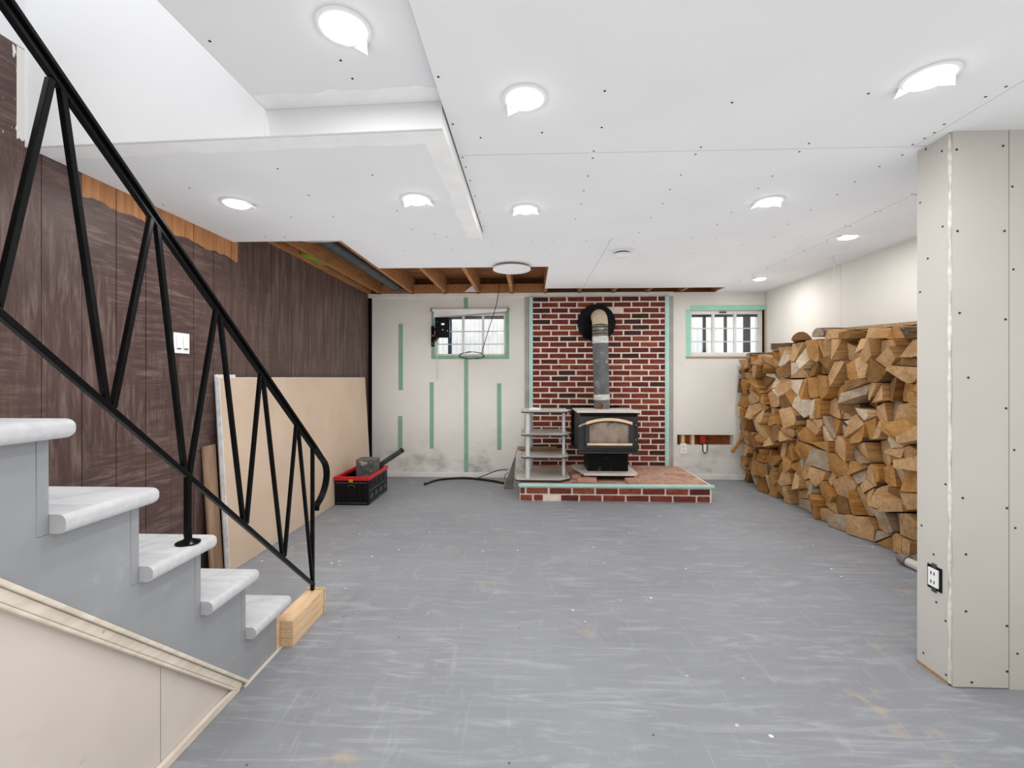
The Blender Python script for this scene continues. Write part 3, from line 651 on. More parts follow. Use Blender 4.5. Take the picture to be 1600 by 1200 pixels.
fo_ = bpy.data.objects.new('maker_mark_text', fc); fo = bpy.data.objects.new('maker_mark', bpy.data.meshes.new_from_object(fo_)); bpy.data.objects.remove(fo_); COL.objects.link(fo); fo.parent = fp; fo.location = Vector((.776, FY - .0885, 1.742)) - ORI[fp]; fo.rotation_euler = (math.pi / 2, 0, 0)

# ------------------------------------------------------------------ shelf stand
sh = empty('shelf_stand', (.15, 4.75, HZ)); tag(sh, 'four-tier grey shelf stand with silver posts beside the stove', 'shelf')
def board(z, x0, x1, y0, y1, ch):
    poly = [(x0 + .02, y0), (x1 - ch, y0), (x1, y0 + ch * .9), (x1, y1), (x0, y1), (x0, y0 + .02)]
    o = MB().prism(poly, 'z', z - .008, z + .008, 0).build('shelf_board', M['shelf'], sh)
    big = [(p[0] + (-.003 if p[0] < .15 else .003), p[1] + (-.003 if p[1] < 4.8 else .003)) for p in poly]
    MB().prism(big, 'z', z - .0085, z + .0045).build('edge_band', M['shelfedge'], o)
    return o
for z in (.871, .638, .411): board(z, -.085, .395, 4.53, 5.02, .075)
board(.186, -.145, .41, 4.51, 5.04, .10)
MB().box(-.12, .36, 4.9, 5.06, .418, .426).build('backing_board', M['cardboard'], sh)
MB().box(-.14, .30, 4.88, 5.08, .434, .441).build('backing_board', M['cardboard'], sh)
for (x, y, r) in ((-.022, 4.572, .022), (.352, 4.70, .017), (.01, 4.99, .017)):
    for (a, b) in ((.195, .402), (.42, .629), (.647, .862)):
        MB().cyl((x, y, a), (x, y, b), r, n=20).build('post', M['silver'], sh, smooth=True)
o = MB().prism([(-.01, .0), (.11, .0), (.118, .016), (.09, .026), (.02, .03), (-.012, .018)], 'y', 4.62, 4.70).build('paper_packet', M['plasticwhite'], bevel=.006, origin=(0.05, 4.66, 0)); o.location.z = .8795
tag(o, 'crumpled white packet on the top tier of the shelf stand', 'packet')
# leaning scraper plate and cords at the hearth end
pl = empty('scraper', (-.2, 4.85, 0)); tag(pl, 'dusty grey long-handled scraper leaning at the hearth end', 'scraper')
MB().hexa([(-.29, 4.90, .0), (-.185, 4.90, .0), (-.185, 4.93, .0), (-.29, 4.93, .0), (-.172, 4.94, .335), (-.152, 4.94, .345), (-.152, 4.955, .345), (-.172, 4.955, .335)]).build('blade', M['grey_dust_or_shade'], pl)
MB().tube([(-.164, 4.945, .33), (-.155, 4.95, .39), (-.135, 4.955, .43), (-.12, 4.96, .45)], .006, 8, smooth=1).build('handle', M['steel'], pl, smooth=True)
MB().tube([(-.23, 4.90, .06), (-.27, 4.90, .09), (-.28, 4.90, .15), (-.24, 4.90, .18)], .005, 8, smooth=2).build('loop', M['grey_dust_or_shade'], pl, smooth=True)
fcb = empty('floor_cord', (-.7, 5.3, 0)); tag(fcb, 'black cord curving across the floor along the white wall', 'cord')
MB().tube([(-1.187, 5.04, .012), (-1.118, 5.22, .012), (-1.009, 5.31, .012), (-.803, 5.37, .012), (-.597, 5.31, .012), (-.40, 5.20, .012), (-.30, 5.12, .012)], lambda q: .009 + .006 * min(1, q * 2), 8, smooth=2).build('cable', M['wire'], fcb, smooth=True)
MB().tube([(-.62, 5.33, .02), (-.53, 5.2, .08), (-.43, 5.1, .14), (-.34, 5.02, .185), (-.25, 5.0, .19)], .0055, 8, smooth=2).build('thin_cable', M['wire'], fcb, smooth=True)
MB().box(-1.197, -1.177, 5.02, 5.045, .001, .03).build('plug', M['wire'], fcb, bevel=.003)

# ------------------------------------------------------------------ staircase
XS = -1.13
sx = empty('staircase', (-1.55, 1.5, 0)); tag(sx, 'grey painted wooden staircase rising along the brown wall', 'staircase')
RY = [1.008 + .2432 * k for k in range(5)]; TZ = [1.123 - .2243 * k for k in range(5)]
allk = list(range(-4, 5))
ry = lambda k: 1.008 + .2432 * k
tz = lambda k: 1.123 - .2243 * k
TH_ = .046
poly = []
for k in allk:      # stringer outline along the tops, then back along the trim line
    poly.append((ry(k - 1) - .026, tz(k) - TH_ - .001)); poly.append((ry(k) - .0275, tz(k) - TH_ - .001))
zl = lambda y: .79 - .9326 * (y - .912)
poly += [(1.981 - .0275, .0), (1.757, .0), (ry(-5) - .026, zl(ry(-5) - .026))]
MB().prism(poly, 'x', XS - .04, XS).build('stringer', M['greypaint'], sx)
def tread(y0, y1, z0, z1, r=.021):
    mb = MB(); rings = []
    sl = [(y0, 0.)] + [(y1 - r + r * math.sin(a), r * (1 - math.cos(a))) for a in [math.pi / 2 * q / 6 for q in range(7)]]
    for (y, d) in sl:
        d = min(d, r - .002); c = max(.004, r - d - .002); x1 = XS + .042 - d; za, zb = z0 + d, z1 - d; p = [(XL + .004, y, za)]
        for q in range(6): a = -math.pi / 2 + math.pi / 2 * q / 5; p.append((x1 - c + c * math.cos(a), y, za + c + c * math.sin(a)))
        for q in range(6): a = math.pi / 2 * q / 5; p.append((x1 - c + c * math.cos(a), y, zb - c + c * math.sin(a)))
        p.append((XL + .004, y, zb)); rings.append(p)
    n = len(rings[0]); fs = [tuple(range(n))]
    for i in range(len(rings) - 1):
        for k in range(n): m = (k + 1) % n; fs.append((i * n + k, (i + 1) * n + k, (i + 1) * n + m, i * n + m))
    fs.append(tuple((len(rings) - 1) * n + k for k in range(n - 1, -1, -1)))
    mb.add([q for p in rings for q in p], fs); return mb.build('tread', M['treadpaint'], sx, smooth=True)
for k in allk:
    y0, y1 = ry(k - 1) + .001, ry(k) + .036
    tread(y0, y1, tz(k) - TH_, tz(k))
    rz0 = tz(k + 1) if k < 4 else 0.0
    MB().box(XL + .004, XS + .0004, ry(k) - .026, ry(k), rz0 - (TH_ if k < 4 else 0), tz(k) - TH_ - .0005).build('riser', M['greypaint'] if k < 4 else M['pine'], sx)
# beige panelling below the stringer
sp = empty('stair_skirt', (-1.14, 1.2, 0)); tag(sp, 'beige panelled side under the stairs with sloping cream mouldings', 'panelling')
def under(y): return zl(y) - .001
for (a, b) in ((YN + .01, .12), (.122, 1.3405), (1.343, 1.722)):
    top = lambda y: min(under(y), 2.4)
    MB().prism([(a, 0), (b, 0), (b, max(.01, top(b))), (a, top(a))], 'x', XS - .05, XS - .012).build('panel', M['panelbeige'], sp)
d = Vector((0, 1, -.9326)).normalized(); nrm = Vector((0, -d.z, d.y)) * -1
nrm = Vector((0, .682, .731))
def along(off, th, wd, x0, nm, m):     # moulding strip parallel to the stair slope
    a = Vector((x0, -.35, zl(-.35))) - nrm * off; b = Vector((x0, 1.745, zl(1.745))) - nrm * off
    tmax = (a.z - .012) / (a.z - b.z); b = a + (b - a) * min(1, tmax)
    MB().bar(a, b, th, wd).build(nm, m, sp, bevel=.003)
along(.006, .026, .012, XS - .003, 'moulding', M['trimcream'])
along(.0245, .018, .0245, XS - .006, 'moulding', M['trimcream'])
along(.0415, .022, .009, XS - .007, 'moulding', M['trimcream'])
MB().box(XS - .012, XS + .004, YN + .02, 1.70, .0, .032).build('base_moulding', M['trimcream'], sp, bevel=.004)
MB().box(XS - .01, XS + .012, 1.72, 1.984, .0, .004).build('floor_strip', M['trimcream'], sp)
# timber block at the stair foot
bk = empty('timber_block', (-1.11, 2.13, 0)); tag(bk, 'raw pine timber block at the stair foot under the railing', 'timber')
MB().box(-1.158, -1.072, 1.986, 2.285, 0, .040).build('plank', M['pine'], bk, bevel=.002)
MB().box(-1.158, -1.070, 1.984, 2.287, .041, .08).build('plank', M['pine'], bk, bevel=.002)
MB().box(-1.158, -1.071, 1.984, 2.287, .0805, .119).build('plank', M['pine'], bk, bevel=.002)
MB().box(-1.165, -1.066, 2.288, 2.298, 0, .124).build('end_plate', M['pine'], bk)

# ------------------------------------------------------------------ iron railing
ra = empty('stair_railing', (-1.125, 1.6, .119)); tag(ra, 'black iron stair railing with zigzag balusters and curled end', 'railing')
X_ = -1.125
T = [(.74, 2.157), (1.021, 1.922), (1.296, 1.692), (1.571, 1.456), (1.835, 1.226), (2.122, .985), (2.289, .852)]
B = [(.908, 1.349), (1.157, 1.134), (1.427, .892), (1.727, .635), (2.004, .395), (2.289, .140)]
P = lambda p: (X_, p[0], p[1])
up_a, up_b = (.25, 2.580), (2.289, .846)
MB().bar(P(up_a), P(up_b), .016, .016).build('top_rail', M['iron'], ra, bevel=.002)
d2 = (Vector((0, up_b[0] - up_a[0], up_b[1] - up_a[1]))).normalized(); nn = Vector((0, -d2.z, d2.y))
if nn.z < 0: nn = -nn
curl = [Vector(P(up_a)) + nn * .0135, Vector(P(up_b)) + nn * .0135, Vector((X_, 2.37, .79)), Vector((X_, 2.425, .745)), Vector((X_, 2.442, .69)), Vector((X_, 2.43, .64)), Vector((X_, 2.40, .595)), Vector((X_, 2.355, .562)), Vector((X_, 2.318, .548)), Vector((X_, 2.312, .52))]
def ribbon(mb, pts, wd, th):
    vs = []; n = len(pts)
    for i, p in enumerate(pts):
        dd = (pts[min(i + 1, n - 1)] - pts[max(i - 1, 0)]).normalized(); nb = Vector((0, -dd.z, dd.y)); a = Vector((wd / 2, 0, 0)); b = nb * (th / 2)
        vs += [p - a - b, p + a - b, p + a + b, p - a + b]
    fs = [(3, 2, 1, 0), (4 * n - 4, 4 * n - 3, 4 * n - 2, 4 * n - 1)]
    for i in range(n - 1):
        for k in range(4): fs.append((4 * i + k, 4 * i + (k + 1) % 4, 4 * i + 4 + (k + 1) % 4, 4 * i + 4 + k))
    return mb.add(vs, fs)
sm = [curl[0], curl[1]]; c = curl[1:]
for _ in range(2):
    q = [c[0]]
    for a, b in zip(c, c[1:]): q += [a * .75 + b * .25, a * .25 + b * .75]
    c = q + [c[-1]]
ribbon(MB(), [curl[0]] + c, .034, .011).build('handrail', M['iron'], ra, bevel=.003)
MB().bar(P((.3, 1.89)), P(B[-1]), .016, .016).build('bottom_rail', M['iron'], ra, bevel=.002)
MB().bar(P((2.289 - .012, .1195)), P((2.289 - .012, .858)), .017, .017).build('post', M['iron'], ra, bevel=.002)
def bal(a, b): MB().bar(P(a), P(b), .015, .015).build('baluster', M['iron'], ra, bevel=.002)
bal((.90, 1.36), (1.008, 1.922)); bal((.90, 1.36), (.76, 2.13))
for i in range(1, 6):
    t_ = T[i]; b_ = B[i - 1]
    if i > 1: bal((b_[0] + .008, b_[1] + .004), (t_[0] - .009, t_[1] + .004))
    bal((B[i][0] - .010, B[i][1] + .012), (t_[0] + .010, t_[1] - .006))
po = MB().bar((X_ - .002, 1.432, .70), (X_, 1.430, .90), .017, .017).build('stay_post', M['iron'], ra, bevel=.002)
MB().lathe((X_ - .002, 1.434, tz(2)), [(.036, .0005), (.036, .004), (.028, .007), (.012, .014), (.011, .045)], 24).build('foot_flange', M['iron'], ra, smooth=True)

# ------------------------------------------------------------------ leaning sheets
def leaning(name, y0, y1, xb, xt, h, th, mats, label, cat, z0=.003):
    dx = xt - xb; up = Vector((dx, 0, math.sqrt(max(1e-6, h * h - dx * dx)))).normalized(); nr = Vector((up.z, 0, -up.x))
    o = Vector((xb, 0, z0)); e = empty(name, (xb, (y0 + y1) / 2, 0)); tag(e, label, cat)
    def P8(a, b, u0, u1, n0, n1): return [o + up * u0 + nr * n0 + Vector((0, a, 0)), o + up * u0 + nr * n1 + Vector((0, a, 0)), o + up * u0 + nr * n1 + Vector((0, b, 0)), o + up * u0 + nr * n0 + Vector((0, b, 0)),
                                          o + up * u1 + nr * n0 + Vector((0, a, 0)), o + up * u1 + nr * n1 + Vector((0, a, 0)), o + up * u1 + nr * n1 + Vector((0, b, 0)), o + up * u1 + nr * n0 + Vector((0, b, 0))]
    MB().hexa(P8(y0, y1, 0, h, -th / 2, th / 2)).build('core', mats[1], e)
    MB().hexa(P8(y0 + .006, y1 - .003, .004, h - .004, th / 2, th / 2 + .0012)).build('face_paper', mats[0], e)
    return e
leaning('drywall_sheet', 2.72, 5.20, -1.880, -1.952, 1.22, .024, (M['gyptan'], M['gypedge']), 'tan-faced drywall sheet leaning on the brown wall by the crate', 'drywall sheet')
leaning('drywall_offcut', 2.74, 2.93, -1.910, -1.980, 1.238, .010, (M['gypedge'], M['gypedge']), 'narrow white drywall offcut behind the leaning tan sheet', 'drywall sheet')
leaning('plywood_strip', 2.63, 2.735, -1.925, -1.978, .80, .012, (M['plywood'], M['plywood']), 'narrow brown plywood strip standing behind the leaning drywall', 'plywood')

# ------------------------------------------------------------------ crate and contents
cr = empty('plastic_crate', (-1.70, 4.5, 0)); tag(cr, 'black folding plastic crate with red rim on the floor', 'crate')
cx0_, cx1_, cy0_, cy1_, ch_ = -1.865, -1.54, 4.215, 4.78, .272
MB().box(cx0_, cx1_, cy0_, cy1_, .004, .016).build('base', M['blackplastic'], cr)
for (a, b, c_, d_, nm) in ((cx0_, cx1_, cy0_, cy0_ + .012, 'end_wall'), (cx0_, cx1_, cy1_ - .012, cy1_, 'end_wall'), (cx0_, cx0_ + .012, cy0_ + .012, cy1_ - .012, 'side_wall'), (cx1_ - .012, cx1_, cy0_ + .012, cy1_ - .012, 'side_wall')):
    MB().box(a, b, c_, d_, .012, .245).build(nm, M['blackplastic'], cr, bevel=.002)
for (a, b, c_, d_) in ((cx0_ - .008, cx1_ + .008, cy0_ - .008, cy0_ + .018), (cx0_ - .008, cx1_ + .008, cy1_ - .018, cy1_ + .008), (cx0_ - .008, cx0_ + .018, cy0_ + .018, cy1_ - .018), (cx1_ - .018, cx1_ + .008, cy0_ + .018, cy1_ - .018)):
    MB().box(a, b, c_, d_, .236, ch_).build('rim', M['red'], cr, bevel=.005)
MB().box(-1.725, -1.685, cy0_ - .014, cy0_ - .008, .222, .25).build('latch', M['yellow'], cr, bevel=.002)
hb = []
for k in range(9):
    a = math.pi * k / 8; hb.append((-1.705 + .035 * math.cos(a), cy0_ - .004, .172 + .024 * math.sin(a)))
MB().tube(hb, .005, 8).build('handle', M['greyrubber'], cr, smooth=True)
for z in (.022, .215): MB().box(cx0_ + .012, cx1_ - .012, cy0_ - .006, cy0_, z - .004, z + .004).build('ridge', M['greyrubber'], cr)
for z in (.02, .135): MB().box(cx1_, cx1_ + .006, cy0_ + .015, cy1_ - .015, z - .006, z + .006).build('ridge', M['greyrubber'], cr)
for k in range(4):
    y_ = cy0_ + .085 + k * .132
    for z in (.075, .19):
        ring = arch(0, .09, 0, .03, .05, 8)
        MB().prism([(y_ - .045 + p[0], z - .025 + p[1]) for p in ring], 'x', cx1_, cx1_ + .004).build('side_boss', M['greyrubber' if z < .1 else 'blackplastic'], cr, bevel=.001)
for x_ in (-1.80, -1.76, -1.65, -1.60): MB().box(x_ - .003, x_ + .003, cy0_ - .004, cy0_, .03, .205).build('rib', M['blackplastic'], cr)
tn = empty('metal_tin', (-1.66, 4.50, .02)); tag(tn, 'paint-splattered grey metal tin standing inside the red-rimmed crate', 'tin')
MB().hexa([(-1.75, 4.44, .017), (-1.56, 4.44, .017), (-1.56, 4.58, .017), (-1.75, 4.58, .017), (-1.745, 4.43, .385), (-1.555, 4.43, .395), (-1.555, 4.59, .395), (-1.745, 4.59, .385)]).build('body', M['splatter'], tn, bevel=.004)
MB().box(-1.748, -1.552, 4.427, 4.593, .385, .396).build('lid', M['grey_dust_or_shade'], tn, bevel=.002)
hn = empty('hose_tube', (-1.5, 4.66, .3)); tag(hn, 'dark grey tube sticking out of the red-rimmed crate', 'tube')
MB().cyl((-1.60, 4.66, .285), (-1.345, 4.66, .455), .026, n=20).build('tube', M['greyrubber'], hn, smooth=True)
MB().cyl((-1.345, 4.66, .455), (-1.335, 4.66, .462), .028, n=20).build('end_cap', M['blackplastic'], hn, smooth=True)

# ------------------------------------------------------------------ ceiling lights and fittings
def pot(x, y, z, ang, label, n_tab=2, power=LAMP_W):
    e = empty('recessed_light', (x, y, z)); tag(e, label, 'ceiling light', 'recessed ceiling lights')
    MB().lathe((x, y, z), [(.078, -.0002), (.078, -.003), (.070, -.006), (.060, -.007)], 40).build('trim_ring', M['plasticwhite'], e, smooth=True)
    MB().lathe((x, y, z), [(.056, -.0072), (.053, -.013), (.03, -.015)], 32).build('lens', M['lens'], e, smooth=True)
    for k in range(n_tab):
        a = ang + k * 1.9; c0 = Vector((math.cos(a), math.sin(a), 0)); s0 = Vector((-math.sin(a), math.cos(a), 0)); o = Vector((x, y, z - .006))
        p = [o + c0 * .064 - s0 * .028, o + c0 * .070 + s0 * .024, o + c0 * .096 - s0 * .004 + Vector((0, 0, -.014))]
        q = [v_ + Vector((0, 0, .0015)) for v_ in p]
        MB().add(p + q, [(0, 1, 2), (5, 4, 3), (0, 3, 4, 1), (1, 4, 5, 2), (2, 5, 3, 0)]).build('film_tab', M['plasticwhite'], e)
    ld = bpy.data.lights.new('lamp', 'AREA'); ld.shape = 'DISK'; ld.size = .11; ld.energy = power; ld.color = (1, .99, .975)
    lo = bpy.data.objects.new('lamp', ld); COL.objects.link(lo); lo.parent = e; lo.location = (0, 0, -.017)
    return e
pot(-.018, 1.554, ZM, 2.3, 'round lit ceiling light nearest the camera in the middle of the ceiling', 1)
pot(1.287, 1.497, ZM, .2, 'large bright round ceiling light beside the drywall partition', 2)
pot(-.026, 2.573, ZM, .6, 'round lit ceiling light above the stove side of the middle', 2)
pot(1.313, 2.515, ZM, .5, 'round lit ceiling light between partition and smoke detector', 2)
pot(-1.525, 2.274, ZL, .4, 'round lit ceiling light closest to the brown panelled wall', 1)
pot(-.58, 2.261, ZL, .6, 'round lit ceiling light at the edge of the dropped ceiling', 2)
pot(2.292, 3.325, ZB, 3.6, 'round lit ceiling light half hidden above the woodpile', 1, LAMP_W * 1.3)
pot(2.361, 4.705, ZB, 3.6, 'round lit ceiling light in the corner above the woodpile window', 1, LAMP_W * 1.5)
pot(-.536, 1.27, ZU, 1.2, 'lit ceiling light in the raised ceiling by the stairwell', 1)
pot(-1.5, .3, 4.3, 1.0, 'added unseen ceiling light at the top of the stairwell', 1, LAMP_W * 6.0)  # added lamp out of view, brightens the white stairwell wall
pot(-.02, .35, ZM, 1.0, 'added unseen ceiling light above the camera', 1); pot(1.3, .3, ZM, 1.0, 'added unseen ceiling light above the near floor by the side wall', 1)  # both lamps are added out of view to light the near end
sd = empty('smoke_detector', (.741, 3.639, ZB)); tag(sd, 'small white round smoke detector on the ceiling', 'smoke detector')
MB().lathe((.741, 3.639, ZB), [(.080, 0), (.080, -.010), (.074, -.014)], 36).build('base', M['plasticwhite'], sd, smooth=True)
MB().lathe((.741, 3.639, ZB), [(.055, -.014), (.055, -.026)], 32).build('vent_gap', M['greyrubber'], sd, smooth=True)
MB().lathe((.741, 3.639, ZB), [(.068, -.026), (.066, -.042), (.050, -.050)], 36).build('cover', M['plasticwhite'], sd, smooth=True)
dl = empty('disc_light', (-.166, 4.12, ZB)); tag(dl, 'large flat white disc ceiling light at the edge of the open joists', 'ceiling light')
MB().lathe((-.166, 4.10, ZB), [(.125, -.0005), (.125, -.020)], 40).build('housing', M['greyboard'], dl, smooth=True)
MB().lathe((-.166, 4.10, ZB), [(.172, -.020), (.174, -.026), (.172, -.034), (.150, -.040)], 48).build('diffuser', M['plasticwhite'], dl, smooth=True)
dp = empty('drain_pipe', (-1.6, 4.2, 2.2)); tag(dp, 'black plastic drain pipe slung under the joists by the brown wall', 'pipe')
MB().cyl((-1.60, 2.95, 2.300), (-1.58, 5.30, 2.300), .058, n=28).build('pipe', M['abs'], dp, smooth=True)
MB().cyl((-1.581, 5.19, 2.3005), (-1.58, 5.31, 2.300), .064, n=28).build('coupling', M['abs'], dp, smooth=True)
o = MB().tube([(-1.80, 3.3, 2.27), (-1.66, 3.28, 2.232), (-1.52, 3.3, 2.24), (-1.41, 3.35, 2.262)], .005, 8, smooth=2).build('strap_cord', M['wirewhite'], smooth=True)
tag(o, 'white cord looped under the black drain pipe', 'cord')
o = MB().box(XL + .045, -1.868, 3.72, 4.045, 2.257, 2.36).build('foam_block', M['lime'], bevel=.01)
tag(o, 'lime green block tucked between joists above the brown wall', 'block')
o = MB().prism([(-.783, 2.252), (-.69, 2.325), (-.636, 2.252)], 'y', 5.35, 5.362).build('drywall_scrap', M['plasticwhite'])
tag(o, 'white triangular drywall scrap standing on the wall top between joists', 'scrap')
hc = empty('hanging_cable', (-.45, 5.3, 1.45)); tag(hc, 'thin black cable hanging from the joists and looped at the window', 'cable')
MB().tube([(-.36, 5.28, 2.36), (-.371, 5.3, 2.22), (-.402, 5.3, 2.055), (-.478, 5.3, 1.827), (-.539, 5.32, 1.638), (-.577, 5.34, 1.524)], .0042, 8, smooth=2).build('drop', M['wire'], hc, smooth=True)
lp = []
for k in range(46):
    a = k * .30; lp.append((-.70 + (.13 + .006 * (k % 7)) * math.cos(a), 5.37 + .03 * math.sin(a * .5), 1.487 + .042 * math.sin(a) + .004 * math.sin(k * 1.7)))
MB().tube([(-.577, 5.34, 1.524)] + lp, .0038, 6, smooth=1).build('coil', M['wire'], hc, smooth=True)
tm = empty('screen_bracket', (-1.1, 5.4, 1.6)); tag(tm, 'black metal screen wall bracket folded beside the taped window', 'bracket')
MB().box(-1.205, -1.165, YB - .03, YB - .004, 1.60, 1.85).build('wall_plate', M['iron'], tm, bevel=.003)
for z in (1.63, 1.675, 1.73, 1.81): MB().cyl((-1.185, YB - .036, z), (-1.185, YB - .03, z), .009, n=10).build('bolt', M['steel'], tm)
MB().bar((-1.18, YB - .06, 1.66), (-1.09, YB - .13, 1.72), .03, .05, side=Vector((0, 0, 1))).build('arm', M['iron'], tm, bevel=.003)
MB().bar((-1.18, YB - .06, 1.80), (-1.09, YB - .13, 1.80), .03, .05, side=Vector((0, 0, 1))).build('arm', M['iron'], tm, bevel=.003)
tp = holed(MB(), -1.128, -.955, 1.695, 1.935, [(-1.055, -1.015, 1.845, 1.868), (-1.045, -1.03, 1.785, 1.795), (-1.11, -1.10, 1.875, 1.885), (-.985, -.975, 1.77, 1.78)], YB - .165, YB - .145)
tp.box(-1.128, -1.122, YB - .164, YB - .12, 1.695, 1.935); tp.box(-.961, -.955, YB - .164, YB - .12, 1.695, 1.935); tp.box(-1.122, -.961, YB - .164, YB - .12, 1.929, 1.935); tp.box(-1.122, -.961, YB - .164, YB - .12, 1.695, 1.701)
tp.build('head_plate', M['iron'], tm)
MB().tube([(-1.10, YB - .12, 1.69), (-1.12, YB - .09, 1.55), (-1.115, YB - .05, 1.2)], .003, 6, smooth=1).build('tether', M['wirewhite'], tm)

# ------------------------------------------------------------------ electrical bits
sw = empty('light_switch', (XL, 2.477, 1.41)); tag(sw, 'white two-gang light switch plate on the brown wall', 'light switch')
MB().box(XL + .001, XL + .008, 2.42, 2.534, 1.358, 1.474).build('plate', M['plasticwhite'], sw, bevel=.002)
for y in (2.452, 2.503): MB().box(XL + .008, XL + .012, y - .017, y + .017, 1.38, 1.452).build('rocker', M['plasticwhite'], sw, bevel=.002)
for y in (2.452, 2.503): MB().box(XL + .012, XL + .0135, y - .014, y + .014, 1.381, 1.387).build('indicator', M['greyrubber'], sw)
ob = empty('wall_outlet', (1.655, 1.90, .35)); tag(ob, 'unfinished white socket in a dark cut-out on the drywall partition', 'outlet')
MB().box(1.6575, 1.6595, 1.872, 1.938, .350, .447).build('cutout', M['dark'], ob)
MB().box(1.651, 1.6575, 1.883, 1.929, .362, .436).build('socket', M['plasticwhite'], ob, bevel=.002)
for z in (.382, .417):
    for y in (1.899, 1.913): MB().box(1.6495, 1.651, y - .0015, y + .0015, z - .006, z + .006).build('slot', M['dark'], ob)
MB().box(1.6545, 1.6575, 1.896, 1.916, .438, .456).build('mounting_ear', M['greyrubber'], ob)
MB().box(1.6545, 1.6575, 1.896, 1.916, .341, .359).build('mounting_ear', M['greyrubber'], ob)
oc = empty('socket_plate', (1.837, YB, .307)); tag(oc, 'white socket plate below the slot cut in the wall', 'outlet')
MB().box(1.80, 1.874, YB - .009, YB - .001, .307, .432).build('plate', M['plasticwhite'], oc, bevel=.002)
for z in (.345, .395): MB().box(1.825, 1.849, YB - .011, YB - .009, z - .014, z + .014).build('receptacle', M['trimcream'], oc, bevel=.001)
wl_ = empty('loose_wire', (2.09, YB, .32)); tag(wl_, 'black wire loop hanging from the slot cut in the wall', 'wire')
MB().tube([(2.062, YB - .004, .45), (2.062, YB - .012, .39), (2.068, YB - .014, .33), (2.09, YB - .014, .315), (2.113, YB - .014, .335), (2.118, YB - .012, .39), (2.112, YB - .004, .45)], .005, 8, smooth=2).build('loop', M['wire'], wl_, smooth=True)
MB().box(2.072, 2.108, YB - .010, YB - .002, .325, .42).build('cover', M['plasticwhite'], wl_, bevel=.002)
MB().box(2.045, 2.108, YB + .02, YB + .07, .415, .525).build('tag', M['redtag'], wl_, bevel=.004)
o = MB().tube([(2.52, 3.83, 2.238), (2.535, 3.84, 2.16), (2.53, 3.83, 2.09), (2.50, 3.82, 2.02)], .003, 6, smooth=1).build('ceiling_wire', M['wirewhite'], smooth=True)
tag(o, 'white wire hanging from the ceiling above the woodpile', 'wire')
pv = empty('pipe_stub', (2.47, 2.96, .03)); tag(pv, 'pale plastic pipe end lying on the floor under the woodpile', 'pipe')
MB().cyl((2.437, 3.0, .032), (2.445, 2.70, .032), .028, n=20).build('pipe', M['wirewhite'], pv, smooth=True)
MB().cyl((2.436, 3.04, .036), (2.437, 2.985, .036), .034, n=20).build('collar', M['grey_dust_or_shade'], pv, smooth=True)

# ------------------------------------------------------------------ woodpile
RL = random.Random(23)
def top(y):
    pts = [(2.4, 1.45), (3.0, 1.47), (3.6, 1.52), (4.2, 1.55), (4.6, 1.50), (5.0, 1.45), (5.5, 1.41)]
    for (a, ha), (b, hb_) in zip(pts, pts[1:]):
        if a <= y <= b: return ha + (hb_ - ha) * (y - a) / (b - a)
    return 1.45
def clip(poly, nx, ny, c):      # keep nx*x + ny*y <= c
    out = []
    for i in range(len(poly)):
        p, q = poly[i], poly[(i + 1) % len(poly)]; dp, dq = nx * p[0] + ny * p[1] - c, nx * q[0] + ny * q[1] - c
        if dp <= 0: out.append(p)
        if dp * dq < 0: t_ = dp / (dp - dq); out.append((p[0] + (q[0] - p[0]) * t_, p[1] + (q[1] - p[1]) * t_))
    return out
def chaikin(poly, idx, f=.3):
    out = []
    n = len(poly)
    for i, p in enumerate(poly):
        if i in idx:
            a, b = poly[i - 1], poly[(i + 1) % n]
            out.append((p[0] + (a[0] - p[0]) * f, p[1] + (a[1] - p[1]) * f)); out.append((p[0] + ((a[0] + b[0]) / 2 - p[0]) * f * .5, p[1] + ((a[1] + b[1]) / 2 - p[1]) * f * .5)); out.append((p[0] + (b[0] - p[0]) * f, p[1] + (b[1] - p[1]) * f))
        else: out.append(p)
    return out
PY0, PY1 = 2.62, 5.425
seeds = []; nrow = 10
for r in range(nrow):
    z = (r + .5) * .150; y = PY1 - RL.uniform(.02, .10); col_ = 0
    while y > PY0:
        col_ += 1
        seeds.append((y + RL.uniform(-.02, .02), min(max(z + RL.uniform(-.05, .05), .035), top(y) - .03), r + 1, col_)); y -= RL.uniform(.12, .225)
def log_mesh(poly, xf, xb, kind, tilt, bark, yaw, pit):
    n = len(poly); cy = sum(p[0] for p in poly) / n; cz = sum(p[1] for p in poly) / n
    vs = []
    for li, (x, sc_) in enumerate(((xf, 1.0), (xf + .07, 1.0), (xf + .18, .985), (xb, .97))):
        for k, p in enumerate(poly):
            dy, dz = (p[0] - cy) * sc_, (p[1] - cz) * sc_
            xx = x + (tilt[0] * dy + tilt[1] * dz if li == 0 else 0)
            sh_ = (x - xf) if li else 0
            vs.append((xx, cy + dy + yaw * sh_ + (RL.uniform(-.002, .002) if 0 < li < 3 else 0), cz + dz + pit * sh_))
    fs = [tuple(range(n))]; mi = [0]
    for li in range(3):
        for k in range(n):
            m = (k + 1) % n; fs.append((li * n + k, (li + 1) * n + k, (li + 1) * n + m, li * n + m)); mi.append(2 if k in bark else 1)
    fs.append(tuple(range(4 * n - 1, 3 * n - 1, -1))); mi.append(0)
    return vs, fs, mi, cy, cz
KW = {'tan': 'tan', 'honey': 'honey-coloured', 'grey': 'weathered grey', 'brown': 'dark brown', 'pale': 'pale fresh'}
SHP = {3: 'three-sided', 4: 'four-sided', 5: 'five-sided', 6: 'six-sided'}
